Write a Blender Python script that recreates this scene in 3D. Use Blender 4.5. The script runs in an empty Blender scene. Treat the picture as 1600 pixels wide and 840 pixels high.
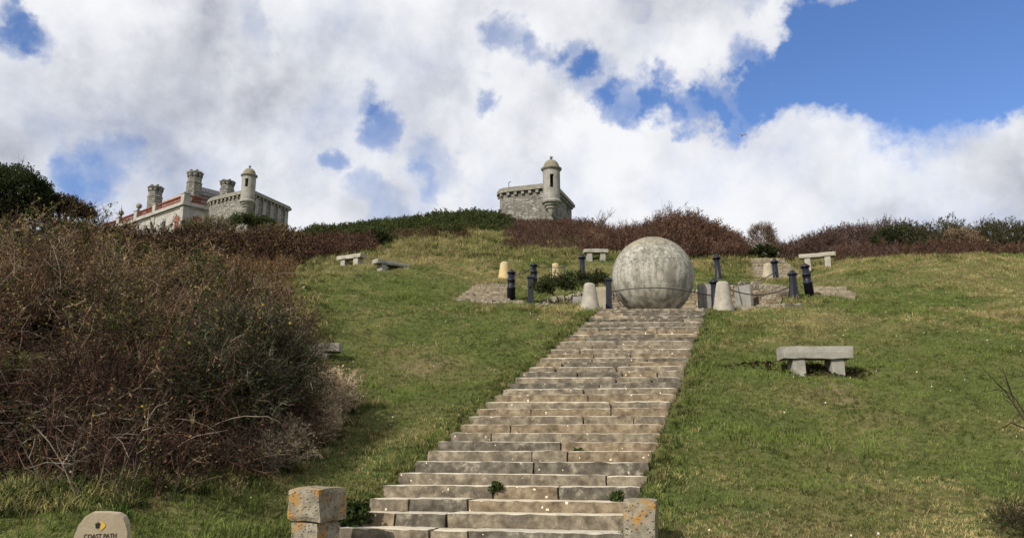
import bpy, bmesh, math, random
import numpy as np
from mathutils import Vector, Matrix, noise as mnoise

R = math.radians
scene = bpy.context.scene
C = scene.collection

# ------------------------------------------------------------------ camera
F = 1244.0                                  # focal length in photo pixels (1600 wide)
PITCH = math.atan(260 / F)
EYE = 1.6
cam = bpy.data.cameras.new("camera")
cam.sensor_width = 36.0
cam.lens = F * 36.0 / 1600.0
cam.clip_start = 0.1
cam.clip_end = 3000
camo = bpy.data.objects.new("camera", cam)
C.objects.link(camo)
camo.location = (0, 0, EYE)
camo.rotation_euler = (math.pi / 2 + PITCH, 0, 0)
scene.camera = camo
CP, SP = math.cos(PITCH), math.sin(PITCH)


def ray(px, py):
    b = (420 - py) / F
    return (px - 800) / F, CP - SP * b, SP + CP * b


def at(px, py, Y):
    a, f, u = ray(px, py)
    k = Y / f
    return Vector((a * k, Y, EYE + u * k))


# ------------------------------------------------------------------ light
SUN_AZ, SUN_EL = R(222), R(37)              # sun behind the camera, to its left
sl = bpy.data.lights.new("sun", 'SUN')
sl.energy = 5.0
sl.angle = R(0.6)
sl.color = (1.0, 0.93, 0.82)
so = bpy.data.objects.new("sun", sl)
C.objects.link(so)
sdir = Vector((math.sin(SUN_AZ) * math.cos(SUN_EL), math.cos(SUN_AZ) * math.cos(SUN_EL), math.sin(SUN_EL)))
so.rotation_euler = sdir.to_track_quat('Z', 'Y').to_euler()
so.location = (-20, -30, 40)
scene.view_settings.view_transform = 'Standard'
scene.view_settings.look = 'None'
scene.view_settings.gamma = 1.0
scene.view_settings.use_curve_mapping = False
scene.view_settings.exposure = 0.25


class NT:
    """small node tree helper"""

    def __init__(s, tree):
        s.t = tree
        s.n = tree.nodes
        s.l = tree.links

    def a(s, typ, ins=None, **kw):
        nd = s.n.new(typ)
        for k, v in kw.items():
            setattr(nd, k, v)
        for k, v in (ins or {}).items():
            if isinstance(v, bpy.types.NodeSocket):
                s.l.new(v, nd.inputs[k])
            else:
                nd.inputs[k].default_value = v
        return nd

    def math(s, op, x, y=0.0, clamp=False):
        return s.a('ShaderNodeMath', {0: x, 1: y}, operation=op, use_clamp=clamp).outputs[0]

    def noise(s, vec, scale, detail=4, rough=0.55, dist=0.0):
        return s.a('ShaderNodeTexNoise', {'Vector': vec, 'Scale': scale, 'Detail': detail, 'Roughness': rough, 'Distortion': dist})

    def rng(s, v, a, b, c=0.0, d=1.0, smooth=True):
        return s.a('ShaderNodeMapRange', {0: v, 1: a, 2: b, 3: c, 4: d}, interpolation_type='SMOOTHSTEP' if smooth else 'LINEAR').outputs[0]

    def mix(s, f, x, y, blend='MIX'):
        nd = s.a('ShaderNodeMix', data_type='RGBA', blend_type=blend)
        for i, v in ((0, f), (6, x), (7, y)):
            if isinstance(v, bpy.types.NodeSocket):
                s.l.new(v, nd.inputs[i])
            else:
                nd.inputs[i].default_value = (*v, 1) if isinstance(v, tuple) and len(v) == 3 else v
        return nd.outputs[2]

    def ramp(s, f, stops):
        nd = s.a('ShaderNodeValToRGB', {0: f})
        e = nd.color_ramp.elements
        while len(e) < len(stops):
            e.new(0.5)
        for i, (p, c) in enumerate(stops):
            e[i].position = p
            e[i].color = (*c, 1)
        return nd.outputs[0]

    def scalev(s, vec, sc):
        return s.a('ShaderNodeVectorMath', {0: vec, 1: sc}, operation='MULTIPLY').outputs[0]


# ------------------------------------------------------------------ sky: clear Nishita sky with broken cumulus
world = bpy.data.worlds.new("World")
scene.world = world
world.use_nodes = True
w = NT(world.node_tree)
w.n.clear()
tc = w.a('ShaderNodeTexCoord')
dirn = tc.outputs['Generated']
sky = w.a('ShaderNodeTexSky', sky_type='NISHITA', sun_disc=False, sun_elevation=SUN_EL, sun_rotation=SUN_AZ,
          air_density=1.0, dust_density=0.3, ozone_density=2.5)
skyc = w.mix(1.0, w.a('ShaderNodeHueSaturation', {'Saturation': 1.2, 'Value': 1.0, 'Color': sky.outputs[0]}).outputs[0], (1.22, 1.04, 1.17), 'MULTIPLY')
n1 = w.noise(dirn, 5.0, 8, 0.6)
warp = w.a('ShaderNodeVectorMath', {0: w.noise(dirn, 6.5, 7, 0.6).outputs['Color'], 1: (0.5, 0.5, 0.5)}, operation='SUBTRACT').outputs[0]
warp = w.scalev(warp, (0.25, 0.25, 0.25))
wd = w.a('ShaderNodeVectorMath', {0: dirn, 1: warp}, operation='ADD').outputs[0]
wd = w.a('ShaderNodeVectorMath', {0: wd}, operation='NORMALIZE').outputs[0]


def blob(px, py, r_in, r_out):
    a, f, u = ray(px, py)
    d = Vector((a, f, u)).normalized()
    dot = w.a('ShaderNodeVectorMath', {0: wd, 1: tuple(d)}, operation='DOT_PRODUCT').outputs['Value']
    return w.rng(dot, math.cos(r_out / F), math.cos(max(r_in, 1) / F))


def total(lst):
    acc = None
    for px, py, ri, ro, amp in lst:
        v = w.math('MULTIPLY', blob(px, py, ri, ro), amp)
        acc = v if acc is None else w.math('ADD', acc, v)
    return acc


holes = [  # clear gaps (in degrees of sky, given through photo bearings)
    (1480, -10, 130, 225, 1.1), (1620, 40, 70, 140, 1.1), (1340, 50, 50, 120, 1.1), (1560, 90, 35, 85, .9), (1265, 110, 20, 80, .9),
    (1195, 130, 15, 70, .8), (1130, 165, 5, 60, .85), (1060, 172, 8, 55, .9), (985, 165, 8, 60, .85), (925, 130, 8, 60, .72),
    (880, 95, 5, 60, .8), (840, 70, 5, 40, .4), (785, 60, 5, 60, .68), (768, 168, 3, 38, .62), (603, 200, 3, 50, .52), (575, 155, 2, 36, .35), (510, 252, 2, 38, .52),
    (690, 285, 4, 62, .48), (560, 328, 3, 56, .5), (640, 320, 3, 50, .35), (140, 240, 4, 55, .42), (110, 245, 4, 40, .2), (55, 45, 6, 45, .45), (15, 8, 6, 45, .5),
    (95, 55, 3, 40, .4), (410, 50, 2, 50, .3), (1010, 70, 4, 70, .3), (1150, 0, 4, 50, .5), (970, 5, 4, 40, .4), (1420, 115, 10, 60, .8), (1500, 115, 10, 55, .8)]
hole = total(holes)
body = w.math('SUBTRACT', w.math('ADD', w.math('MULTIPLY', w.math('SUBTRACT', n1.outputs[0], 0.5), 1.9), 0.66), hole)
cover = w.rng(body, -0.38, 0.78)
greys = [(150, 190, 40, 240, .55), (30, 130, 20, 130, .25), (420, 160, 30, 170, .3), (870, 190, 10, 80, .5), (1500, 320, 10, 150, .3), (1300, 255, 10, 120, .1), (1330, 175, 5, 80, -.3), (1000, 240, 10, 120, -.35), (1450, 210, 10, 120, -.35), (100, 290, 10, 90, -.4), (350, 300, 10, 120, -.2), (1100, 330, 10, 120, -.3),
         (640, 90, 20, 120, .25), (700, 210, 10, 110, .3), (980, 40, 20, 130, .25), (1600, 250, 10, 100, .1), (1090, 290, 10, 130, .2)]
g = total(greys)
n2 = w.noise(dirn, 5.5, 5, 0.5)
n3 = w.noise(dirn, 2.4, 3, 0.5)
lit = w.a('ShaderNodeVectorMath', {0: dirn, 1: (-0.025, -0.02, 0.05)}, operation='ADD').outputs[0]
bil = w.math('SUBTRACT', w.noise(lit, 6.5, 7, 0.58).outputs[0], w.noise(dirn, 6.5, 7, 0.58).outputs[0])
gs = w.math('ADD', g, w.math('MULTIPLY', w.math('SUBTRACT', n2.outputs[0], 0.5), 1.1))
gs = w.math('ADD', gs, w.math('MULTIPLY', bil, 2.6))
gs = w.math('ADD', gs, w.math('MULTIPLY', w.math('SUBTRACT', n3.outputs[0], 0.5), 1.0))
cloudc = w.ramp(w.rng(gs, -0.35, 1.0, smooth=False), [(0.0, (0.95, 0.955, 0.98)), (0.35, (0.83, 0.845, 0.89)), (0.7, (0.64, 0.66, 0.72)), (1.0, (0.46, 0.48, 0.55))])
b1 = w.a('ShaderNodeBackground', {'Color': skyc, 'Strength': 0.108})
b2 = w.a('ShaderNodeBackground', {'Color': cloudc, 'Strength': 0.83})
bm_ = w.a('ShaderNodeMixShader', {0: cover, 1: b1.outputs[0], 2: b2.outputs[0]})
w.a('ShaderNodeOutputWorld', {'Surface': bm_.outputs[0]})

# ------------------------------------------------------------------ materials


def new_mat(name):
    m = bpy.data.materials.new(name)
    m.use_nodes = True
    t = NT(m.node_tree)
    t.n.clear()
    pos = t.a('ShaderNodeNewGeometry').outputs['Position']
    return m, t, pos


def finish(t, col, rough=0.9, bump=None, bstr=0.5, bdist=0.02, spec=0.25, metal=0.0):
    ins = {'Base Color': col if isinstance(col, bpy.types.NodeSocket) else (*col, 1), 'Roughness': rough, 'Specular IOR Level': spec, 'Metallic': metal}
    if bump is not None:
        ins['Normal'] = t.a('ShaderNodeBump', {'Height': bump, 'Strength': bstr, 'Distance': bdist}).outputs[0]
    p = t.a('ShaderNodeBsdfPrincipled', ins)
    t.a('ShaderNodeOutputMaterial', {'Surface': p.outputs[0]})


def stone_mat(name, dark, mid, light, scale=3.0, lichen=None, lichen_amt=0.0, lichen_scale=5.0, spots=None, spot_scale=18.0, spot_r=0.16, spot_keep=0.75,
              pits=0.0, bstr=0.6, streak=None, sunlit_top=None, contrast=1.0):
    m, t, pos = new_mat(name)
    n = t.noise(pos, scale, 8, 0.65)
    col = t.ramp(n.outputs[0], [(0.5 - 0.2 * contrast, dark), (0.5, mid), (0.5 + 0.2 * contrast, light)])
    fine = t.noise(pos, scale * 14, 4, 0.7)
    col = t.mix(t.rng(fine.outputs[0], 0.35, 0.7), t.mix(0.45, col, dark), col)
    if streak:
        st = t.noise(t.scalev(pos, (streak[1], streak[1], streak[1] * 0.12)), 1.0, 5, 0.6)
        col = t.mix(t.rng(st.outputs[0], 0.48, 0.68, 0, 0.75), col, streak[0])
    if lichen:
        ln = t.noise(pos, lichen_scale, 9, 0.78)
        col = t.mix(t.rng(ln.outputs[0], 0.63 - lichen_amt, 0.74 - lichen_amt, 0, 0.9), col, lichen)
    if spots:
        v = t.a('ShaderNodeTexVoronoi', {'Vector': pos, 'Scale': spot_scale, 'Randomness': 1.0})
        sel = t.a('ShaderNodeSeparateColor', {0: v.outputs['Color']}).outputs[0]
        nn = t.noise(pos, spot_scale * 2.5, 3)
        rad = t.math('ADD', v.outputs['Distance'], t.math('MULTIPLY', t.math('SUBTRACT', nn.outputs[0], 0.5), 0.75))
        msk = t.math('MULTIPLY', t.rng(rad, spot_r, spot_r * 0.6), t.math('GREATER_THAN', sel, spot_keep))
        col = t.mix(msk, col, spots)
    if sunlit_top:  # painted sunlight: upward faces of treads and nosings mixed paler
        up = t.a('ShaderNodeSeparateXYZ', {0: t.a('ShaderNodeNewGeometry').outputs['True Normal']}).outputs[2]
        col = t.mix(t.math('MULTIPLY', t.rng(up, 0.4, 0.8), t.rng(n.outputs[0], 0.25, 0.6, 0.5, 1.0)), col, sunlit_top)
    h = t.math('ADD', t.math('MULTIPLY', n.outputs[0], 0.6), t.math('MULTIPLY', fine.outputs[0], 0.5))
    if pits:
        pv = t.a('ShaderNodeTexVoronoi', {'Vector': pos, 'Scale': 22.0, 'Randomness': 1.0})
        pit = t.rng(pv.outputs['Distance'], 0.12, 0.3)
        h = t.math('ADD', h, t.math('MULTIPLY', pit, pits))
    finish(t, col, 0.92, h, bstr, 0.03)
    return m


def rubble_mat(name, cols, sc, joint=(0.2, 0.19, 0.16), moss=None, bd=0.05, jw=0.06, stain=None):
    m, t, pos = new_mat(name)
    wv = t.a('ShaderNodeVectorMath', {0: t.noise(pos, 2.0, 3).outputs['Color'], 1: (0.25, 0.25, 0.12)}, operation='MULTIPLY').outputs[0]
    p2 = t.scalev(t.a('ShaderNodeVectorMath', {0: pos, 1: wv}, operation='ADD').outputs[0], sc)
    v = t.a('ShaderNodeTexVoronoi', {'Vector': p2, 'Scale': 1.0, 'Randomness': 0.9})
    e = t.a('ShaderNodeTexVoronoi', {'Vector': p2, 'Scale': 1.0, 'Randomness': 0.9}, feature='DISTANCE_TO_EDGE')
    r = t.a('ShaderNodeSeparateColor', {0: v.outputs['Color']}).outputs[0]
    col = t.ramp(r, [(0.0, cols[0]), (0.4, cols[1]), (0.75, cols[2]), (1.0, cols[3])])
    n = t.noise(pos, 6.0, 6, 0.7)
    col = t.mix(t.rng(n.outputs[0], 0.4, 0.75, 0, 0.5), col, cols[0])
    big = t.noise(pos, 0.7, 4, 0.6)
    col = t.mix(t.rng(big.outputs[0], 0.45, 0.7, 0, 0.45), col, cols[1])
    if stain:
        sn = t.noise(t.scalev(pos, (1.4, 1.4, 0.22)), 1.0, 6, 0.65)
        col = t.mix(t.rng(sn.outputs[0], 0.5, 0.68, 0, 0.7), col, stain)
    ed = t.rng(e.outputs['Distance'], 0.0, jw)
    col = t.mix(ed, joint, col)
    if moss:
        mm = t.noise(pos, 1.3, 5, 0.7)
        col = t.mix(t.rng(mm.outputs[0], 0.52, 0.6), col, moss)
    h = t.math('ADD', ed, t.math('MULTIPLY', n.outputs[0], 0.4))
    finish(t, col, 0.95, h, 0.8, bd)
    return m


def leaf_mat(name, c, var=0.35, trans=0.25):
    m, t, pos = new_mat(name)
    n = t.noise(pos, 1.1, 3, 0.6)
    n2_ = t.noise(pos, 9.0, 2, 0.6)
    v = t.math('ADD', t.rng(n.outputs[0], 0.3, 0.7, 1 - var, 1 + var), t.rng(n2_.outputs[0], 0.3, 0.7, -var, var))
    col = t.a('ShaderNodeHueSaturation', {'Saturation': 1.0, 'Value': v, 'Color': (*c, 1)}).outputs[0]
    d = t.a('ShaderNodeBsdfDiffuse', {'Color': col})
    if trans > 0:
        tr = t.a('ShaderNodeBsdfTranslucent', {'Color': col})
        s = t.a('ShaderNodeMixShader', {0: trans, 1: d.outputs[0], 2: tr.outputs[0]})
    else:
        s = d
    t.a('ShaderNodeOutputMaterial', {'Surface': s.outputs[0]})
    return m


def plain_mat(name, c, rough=0.6, spec=0.3, metal=0.0, var=0.25, sc=8.0):
    m, t, pos = new_mat(name)
    n = t.noise(pos, sc, 5, 0.6)
    col = t.mix(t.rng(n.outputs[0], 0.3, 0.75), c, tuple(x * (1 - var) for x in c))
    finish(t, col, rough, n.outputs[0], 0.15, 0.01, spec, metal)
    return m


M = {}
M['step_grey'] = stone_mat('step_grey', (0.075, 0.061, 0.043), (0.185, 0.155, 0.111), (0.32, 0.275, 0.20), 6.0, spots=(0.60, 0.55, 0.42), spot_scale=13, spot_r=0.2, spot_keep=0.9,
                           lichen=(0.095, 0.083, 0.064), lichen_amt=0.13, lichen_scale=2.4, sunlit_top=(0.50, 0.45, 0.345), contrast=0.7)
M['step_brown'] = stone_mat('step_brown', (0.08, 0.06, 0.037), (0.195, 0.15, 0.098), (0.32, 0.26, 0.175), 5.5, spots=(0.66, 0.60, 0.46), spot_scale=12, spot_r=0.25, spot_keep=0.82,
                            lichen=(0.12, 0.095, 0.06), lichen_amt=0.12, lichen_scale=2.6, sunlit_top=(0.46, 0.40, 0.305), contrast=0.7)
M['step_dark'] = stone_mat('step_dark', (0.05, 0.043, 0.033), (0.11, 0.096, 0.074), (0.20, 0.178, 0.138), 6.0, spots=(0.58, 0.54, 0.42), spot_scale=14, spot_r=0.2, spot_keep=0.9, lichen=(0.26, 0.235, 0.18), lichen_amt=0.08, lichen_scale=3.0, sunlit_top=(0.44, 0.40, 0.32), contrast=0.7)
M['pier'] = stone_mat('pier_stone', (0.11, 0.094, 0.066), (0.28, 0.25, 0.185), (0.44, 0.40, 0.31), 8.0, lichen=(0.40, 0.20, 0.035), lichen_amt=0.135, lichen_scale=3.6, pits=1.6, bstr=1.0)
M['sign'] = stone_mat('sign_stone', (0.27, 0.22, 0.15), (0.34, 0.285, 0.20), (0.39, 0.335, 0.245), 2.0, bstr=0.25)
M['bench'] = stone_mat('bench_stone', (0.17, 0.16, 0.135), (0.27, 0.26, 0.225), (0.36, 0.34, 0.29), 3.0, lichen=(0.40, 0.27, 0.09), lichen_amt=0.02, lichen_scale=3.0)
M['bench_pale'] = stone_mat('bench_pale_stone', (0.22, 0.20, 0.16), (0.32, 0.30, 0.25), (0.40, 0.38, 0.31), 3.0)
M['cone'] = stone_mat('cone_stone', (0.18, 0.165, 0.135), (0.30, 0.28, 0.235), (0.42, 0.39, 0.31), 2.4, lichen=(0.45, 0.27, 0.07), lichen_amt=0.045, lichen_scale=2.0)
M['cone_yellow'] = stone_mat('cone_yellow_stone', (0.28, 0.23, 0.14), (0.40, 0.33, 0.19), (0.46, 0.41, 0.28), 2.4, lichen=(0.52, 0.33, 0.07), lichen_amt=0.15, lichen_scale=1.6)
M['slab'] = stone_mat('slab_stone', (0.14, 0.136, 0.122), (0.225, 0.218, 0.197), (0.31, 0.30, 0.265), 3.2, streak=((0.11, 0.106, 0.094), 6.0))
M['slab_pale'] = stone_mat('slab_pale_stone', (0.22, 0.19, 0.14), (0.33, 0.29, 0.21), (0.42, 0.37, 0.28), 3.0, lichen=(0.40, 0.28, 0.11), lichen_amt=0.03)
M['drystone'] = rubble_mat('drystone', [(0.08, 0.066, 0.045), (0.19, 0.145, 0.09), (0.26, 0.215, 0.15), (0.34, 0.30, 0.235)], (2.2, 2.2, 9.0), joint=(0.04, 0.033, 0.025))
M['coping'] = stone_mat('coping_stone', (0.10, 0.085, 0.062), (0.22, 0.19, 0.14), (0.36, 0.325, 0.255), 6.0)
M['ledge'] = stone_mat('ledge_stone', (0.12, 0.095, 0.06), (0.27, 0.22, 0.15), (0.40, 0.35, 0.26), 5.0, lichen=(0.09, 0.10, 0.04), lichen_amt=0.08, lichen_scale=3.0)
M['paving'] = rubble_mat('paving_stone', [(0.16, 0.135, 0.10), (0.29, 0.245, 0.18), (0.37, 0.33, 0.26), (0.48, 0.45, 0.38)], (5.5, 5.5, 12.0), joint=(0.09, 0.075, 0.05))
M['castle'] = rubble_mat('castle_rubble', [(0.10, 0.097, 0.085), (0.175, 0.168, 0.148), (0.225, 0.217, 0.192), (0.31, 0.30, 0.27)], (3.0, 3.0, 6.0), joint=(0.11, 0.105, 0.092), bd=0.04, stain=(0.10, 0.10, 0.085))
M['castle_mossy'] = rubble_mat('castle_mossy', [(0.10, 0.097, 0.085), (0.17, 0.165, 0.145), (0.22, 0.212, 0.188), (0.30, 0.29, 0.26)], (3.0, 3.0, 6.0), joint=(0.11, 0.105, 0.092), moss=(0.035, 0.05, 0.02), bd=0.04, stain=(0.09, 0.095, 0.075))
M['ashlar'] = stone_mat('ashlar', (0.17, 0.163, 0.145), (0.265, 0.255, 0.228), (0.35, 0.34, 0.31), 1.6, streak=((0.13, 0.127, 0.112), 2.2))
M['cornice'] = stone_mat('cornice_stone', (0.12, 0.115, 0.095), (0.21, 0.20, 0.17), (0.30, 0.285, 0.245), 2.6)
M['dome'] = stone_mat('dome_stone', (0.13, 0.118, 0.08), (0.19, 0.172, 0.115), (0.25, 0.23, 0.165), 2.2)
M['house'] = stone_mat('house_stone', (0.22, 0.208, 0.185), (0.33, 0.315, 0.285), (0.42, 0.405, 0.37), 1.2, streak=((0.21, 0.198, 0.175), 1.6))
M['terracotta'] = plain_mat('terracotta', (0.24, 0.075, 0.047), 0.8, 0.2, var=0.4, sc=3)
M['slate'] = plain_mat('slate_roof', (0.085, 0.085, 0.095), 0.7, 0.3, var=0.4, sc=3)
M['glass'] = plain_mat('dark_glass', (0.02, 0.022, 0.025), 0.15, 0.5)
M['iron'] = plain_mat('painted_iron', (0.008, 0.010, 0.020), 0.5, 0.3, var=0.5, sc=14)
M['chain'] = plain_mat('chain_iron', (0.03, 0.028, 0.028), 0.6, 0.4)
M['black'] = plain_mat('black_paint', (0.012, 0.012, 0.012), 0.7)
M['yellow'] = plain_mat('yellow_paint', (0.62, 0.36, 0.04), 0.7, var=0.15)
M['carve'] = plain_mat('carved_letter_paint', (0.06, 0.045, 0.03), 0.9)
M['gull'] = plain_mat('gull_feathers', (0.22, 0.22, 0.24), 0.8)
# plants
TW = lambda n, c, v=0.4: leaf_mat(n, c, v, 0.0)
M['tw_brown'] = TW('twig_brown', (0.098, 0.054, 0.038))
M['tw_red'] = TW('twig_red', (0.105, 0.062, 0.043))
M['tw_tan'] = TW('twig_tan', (0.165, 0.112, 0.072))
M['tw_purple'] = TW('twig_purple', (0.075, 0.050, 0.041))
M['tw_dark'] = TW('twig_dark', (0.036, 0.026, 0.02))
M['tw_grey'] = TW('twig_grey', (0.17, 0.145, 0.115))
M['tw_pale'] = TW('twig_pale', (0.46, 0.38, 0.27))
M['lf_rust'] = leaf_mat('leaf_rust', (0.115, 0.06, 0.033))
M['lf_olive'] = leaf_mat('leaf_olive', (0.15, 0.122, 0.042))
M['lf_yellow'] = leaf_mat('leaf_yellow', (0.25, 0.185, 0.06))
M['lf_green'] = leaf_mat('leaf_green', (0.05, 0.068, 0.022))
M['lf_dark'] = leaf_mat('leaf_dark_green', (0.028, 0.04, 0.017))
M['lf_ivy'] = leaf_mat('leaf_ivy', (0.06, 0.074, 0.027))
M['lf_tan'] = leaf_mat('leaf_tan', (0.44, 0.345, 0.22))
M['g_green'] = leaf_mat('grass_green', (0.105, 0.126, 0.037), 0.35)
M['g_bright'] = leaf_mat('grass_bright', (0.142, 0.182, 0.048), 0.3)
M['g_olive'] = leaf_mat('grass_olive', (0.185, 0.178, 0.064), 0.35)
M['g_tan'] = leaf_mat('grass_tan', (0.33, 0.265, 0.135), 0.35)
M['g_dark'] = leaf_mat('grass_dark', (0.03, 0.05, 0.016), 0.35)


def ground_mat():
    m, t, pos = new_mat('turf')
    p2 = t.scalev(pos, (1, 1, 0.3))
    n = t.noise(p2, 0.33, 6, 0.6)
    f = t.noise(p2, 7.0, 5, 0.7)
    mid = t.noise(p2, 1.4, 5, 0.65)
    col = t.ramp(n.outputs[0], [(0.34, (0.07, 0.096, 0.025)), (0.48, (0.10, 0.118, 0.036)), (0.58, (0.138, 0.13, 0.05)), (0.7, (0.18, 0.145, 0.078))])
    col = t.mix(t.rng(mid.outputs[0], 0.5, 0.72, 0, 0.7), col, (0.05, 0.062, 0.02))
    col = t.mix(t.rng(f.outputs[0], 0.42, 0.7, 0, 0.65), col, (0.035, 0.038, 0.016))
    ff = t.noise(pos, 26.0, 4, 0.75)
    col = t.mix(t.rng(ff.outputs[0], 0.48, 0.66, 0, 0.75), col, (0.022, 0.026, 0.010))
    h = t.math('ADD', t.math('ADD', f.outputs[0], mid.outputs[0]), ff.outputs[0])
    finish(t, col, 1.0, h, 0.8, 0.06, 0.05)
    return m


M['turf'] = ground_mat()


def globe_mat():
    m, t, pos = new_mat('globe_stone')
    sx = t.a('ShaderNodeSeparateXYZ', {0: pos})
    z = sx.outputs[2]
    n = t.noise(pos, 3.4, 9, 0.72)
    col = t.ramp(n.outputs[0], [(0.32, (0.105, 0.098, 0.08)), (0.48, (0.215, 0.205, 0.17)), (0.64, (0.34, 0.325, 0.28))])
    st = t.noise(t.scalev(pos, (3.2, 3.2, 0.35)), 1.0, 6, 0.65)
    low = t.rng(z, 8.3, 7.2)
    col = t.mix(t.math('MULTIPLY', low, t.rng(st.outputs[0], 0.46, 0.62, 0, 0.75)), col, (0.40, 0.38, 0.33))
    col = t.mix(t.math('MULTIPLY', low, t.rng(st.outputs[0], 0.50, 0.38, 0, 0.75)), col, (0.15, 0.14, 0.115))
    wl = t.noise(pos, 5.2, 9, 0.78)
    up = t.rng(z, 6.9, 7.9)
    col = t.mix(t.math('MULTIPLY', up, t.rng(wl.outputs[0], 0.52, 0.62, 0, 0.8)), col, (0.44, 0.43, 0.385))
    dl = t.noise(pos, 8.0, 8, 0.75)
    col = t.mix(t.math('MULTIPLY', t.math('ADD', up, 0.25, clamp=True), t.rng(dl.outputs[0], 0.50, 0.60, 0, 0.8)), col, (0.10, 0.097, 0.082))
    top = t.math('MULTIPLY', t.rng(z, 8.2, 8.7), t.rng(wl.outputs[0], 0.40, 0.5))
    col = t.mix(t.math('MULTIPLY', top, 0.75), col, (0.17, 0.15, 0.10))
    ol = t.noise(pos, 2.1, 5, 0.7)
    col = t.mix(t.math('MULTIPLY', t.rng(z, 8.0, 8.5), t.rng(ol.outputs[0], 0.58, 0.64, 0, 0.8)), col, (0.34, 0.21, 0.08))
    cx = t.math('SUBTRACT', sx.outputs[0], GL.x)
    cy = t.math('SUBTRACT', sx.outputs[1], GL.y)
    cz = t.math('SUBTRACT', z, GL.z)
    lon = t.math('MULTIPLY', t.math('ARCTAN2', cy, cx), 8 / math.pi / 2)
    rad = t.math('SQRT', t.math('ADD', t.math('MULTIPLY', cx, cx), t.math('MULTIPLY', cy, cy)))
    jl = t.math('MULTIPLY', t.math('ABSOLUTE', t.math('SUBTRACT', t.math('FRACT', lon), 0.5)), rad)
    jz = t.math('ABSOLUTE', t.math('SUBTRACT', t.math('FRACT', t.math('ADD', t.math('MULTIPLY', cz, 1.0), 0.1)), 0.5))
    joint = t.math('MINIMUM', t.rng(jl, 0.0, 0.016), t.rng(jz, 0.0, 0.012))
    col = t.mix(t.math('MULTIPLY', t.math('SUBTRACT', 1.0, joint), 0.25), t.mix(0.03, col, (0.06, 0.06, 0.055)), (0.07, 0.065, 0.052))
    vo = t.noise(pos, 1.5, 4, 0.6)                       # shallow carved coastlines
    coast = t.rng(t.math('ABSOLUTE', t.math('SUBTRACT', vo.outputs[0], 0.52)), 0.0, 0.012)
    fine = t.noise(pos, 40, 4, 0.7)
    h = t.math('ADD', t.math('ADD', t.math('MULTIPLY', coast, 0.5), joint), t.math('ADD', t.math('MULTIPLY', fine.outputs[0], 0.25), t.math('MULTIPLY', n.outputs[0], 0.5)))
    finish(t, col, 0.9, h, 0.6, 0.03)
    return m



# ------------------------------------------------------------------ object helpers


def tag(o, label=None, cat=None, group=None, kind=None):
    for k, v in (('label', label), ('category', cat), ('group', group), ('kind', kind)):
        if v:
            o[k] = v
    return o


def empty(name, loc, rz=0.0):
    o = bpy.data.objects.new(name, None)
    C.objects.link(o)
    o.location = loc
    o.rotation_euler = (0, 0, rz)
    o.empty_display_size = 0.1
    return o


def link(name, bm, mat, parent=None, loc=None, smooth=False):
    me = bpy.data.meshes.new(name)
    bmesh.ops.recalc_face_normals(bm, faces=bm.faces[:])
    bm.to_mesh(me)
    bm.free()
    for mm in (mat if isinstance(mat, (list, tuple)) else [mat]):
        me.materials.append(mm)
    if smooth:
        me.polygons.foreach_set('use_smooth', [True] * len(me.polygons))
    o = bpy.data.objects.new(name, me)
    C.objects.link(o)
    if parent:
        o.parent = parent
    if loc is not None:
        o.location = loc
    return o


def copy_tree(o, parent=None):
    c = o.copy()
    C.objects.link(c)
    if parent:
        c.parent = parent
    for ch in list(o.children):
        copy_tree(ch, c)
    return c


def jit(p, amp, sc=3.0, seed=0.0):
    v = Vector((p[0] * sc + seed, p[1] * sc + seed * 1.7, p[2] * sc - seed))
    return Vector(mnoise.noise_vector(v)) * amp


def block(bm, lo, hi, seg=0.12, bev=0.02, amp=0.008, seed=0.0, xf=None, sc=3.0):
    """a weathered stone block: subdivided box with rounded, uneven edges"""
    size = [hi[i] - lo[i] for i in range(3)]
    n = [max(2, min(24, int(round(s / seg)))) for s in size]
    cache = {}

    def vert(i, j, k):
        key = (i, j, k)
        if key in cache:
            return cache[key]
        p = [lo[q] + size[q] * (key[q] / n[q]) for q in range(3)]
        edge = [key[q] in (0, n[q]) for q in range(3)]
        ne = sum(edge)
        if ne >= 2:
            for q in range(3):
                if edge[q]:
                    p[q] += (bev if key[q] == 0 else -bev) * (0.45 if ne == 2 else 0.6)
        pv = Vector(p)
        pv += jit(pv, amp * (2.2 if ne >= 2 else 1.0), sc, seed)
        if xf:
            pv = xf @ pv
        cache[key] = bm.verts.new(pv)
        return cache[key]
    for ax in range(3):
        b_, c_ = (ax + 1) % 3, (ax + 2) % 3
        for side in (0, n[ax]):
            for j in range(n[b_]):
                for k in range(n[c_]):
                    vs = []
                    for dj, dk in ((0, 0), (1, 0), (1, 1), (0, 1)):
                        key = [0, 0, 0]
                        key[ax], key[b_], key[c_] = side, j + dj, k + dk
                        vs.append(vert(*key))
                    bm.faces.new(vs)


def box(bm, lo, hi, xf=None):
    r = bmesh.ops.create_cube(bm, size=1.0)
    for v in r['verts']:
        p = Vector([lo[i] + (hi[i] - lo[i]) * (v.co[i] + 0.5) for i in range(3)])
        v.co = xf @ p if xf else p
    return r['verts']


def lathe(bm, prof, n=24, c=(0, 0), amp=0.0, ph=0.0, seed=0.0):
    rings = []
    for r, z in prof:
        ring = []
        for i in range(n):
            a = 2 * math.pi * (i + ph) / n
            p = Vector((c[0] + r * math.cos(a), c[1] + r * math.sin(a), z))
            if amp:
                p += jit(p, amp, 2.5, seed)
            ring.append(bm.verts.new(p))
        rings.append(ring)
    for a, b in zip(rings[:-1], rings[1:]):
        for i in range(n):
            bm.faces.new((a[i], a[(i + 1) % n], b[(i + 1) % n], b[i]))
    bm.faces.new(list(reversed(rings[0])))
    bm.faces.new(rings[-1])


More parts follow.
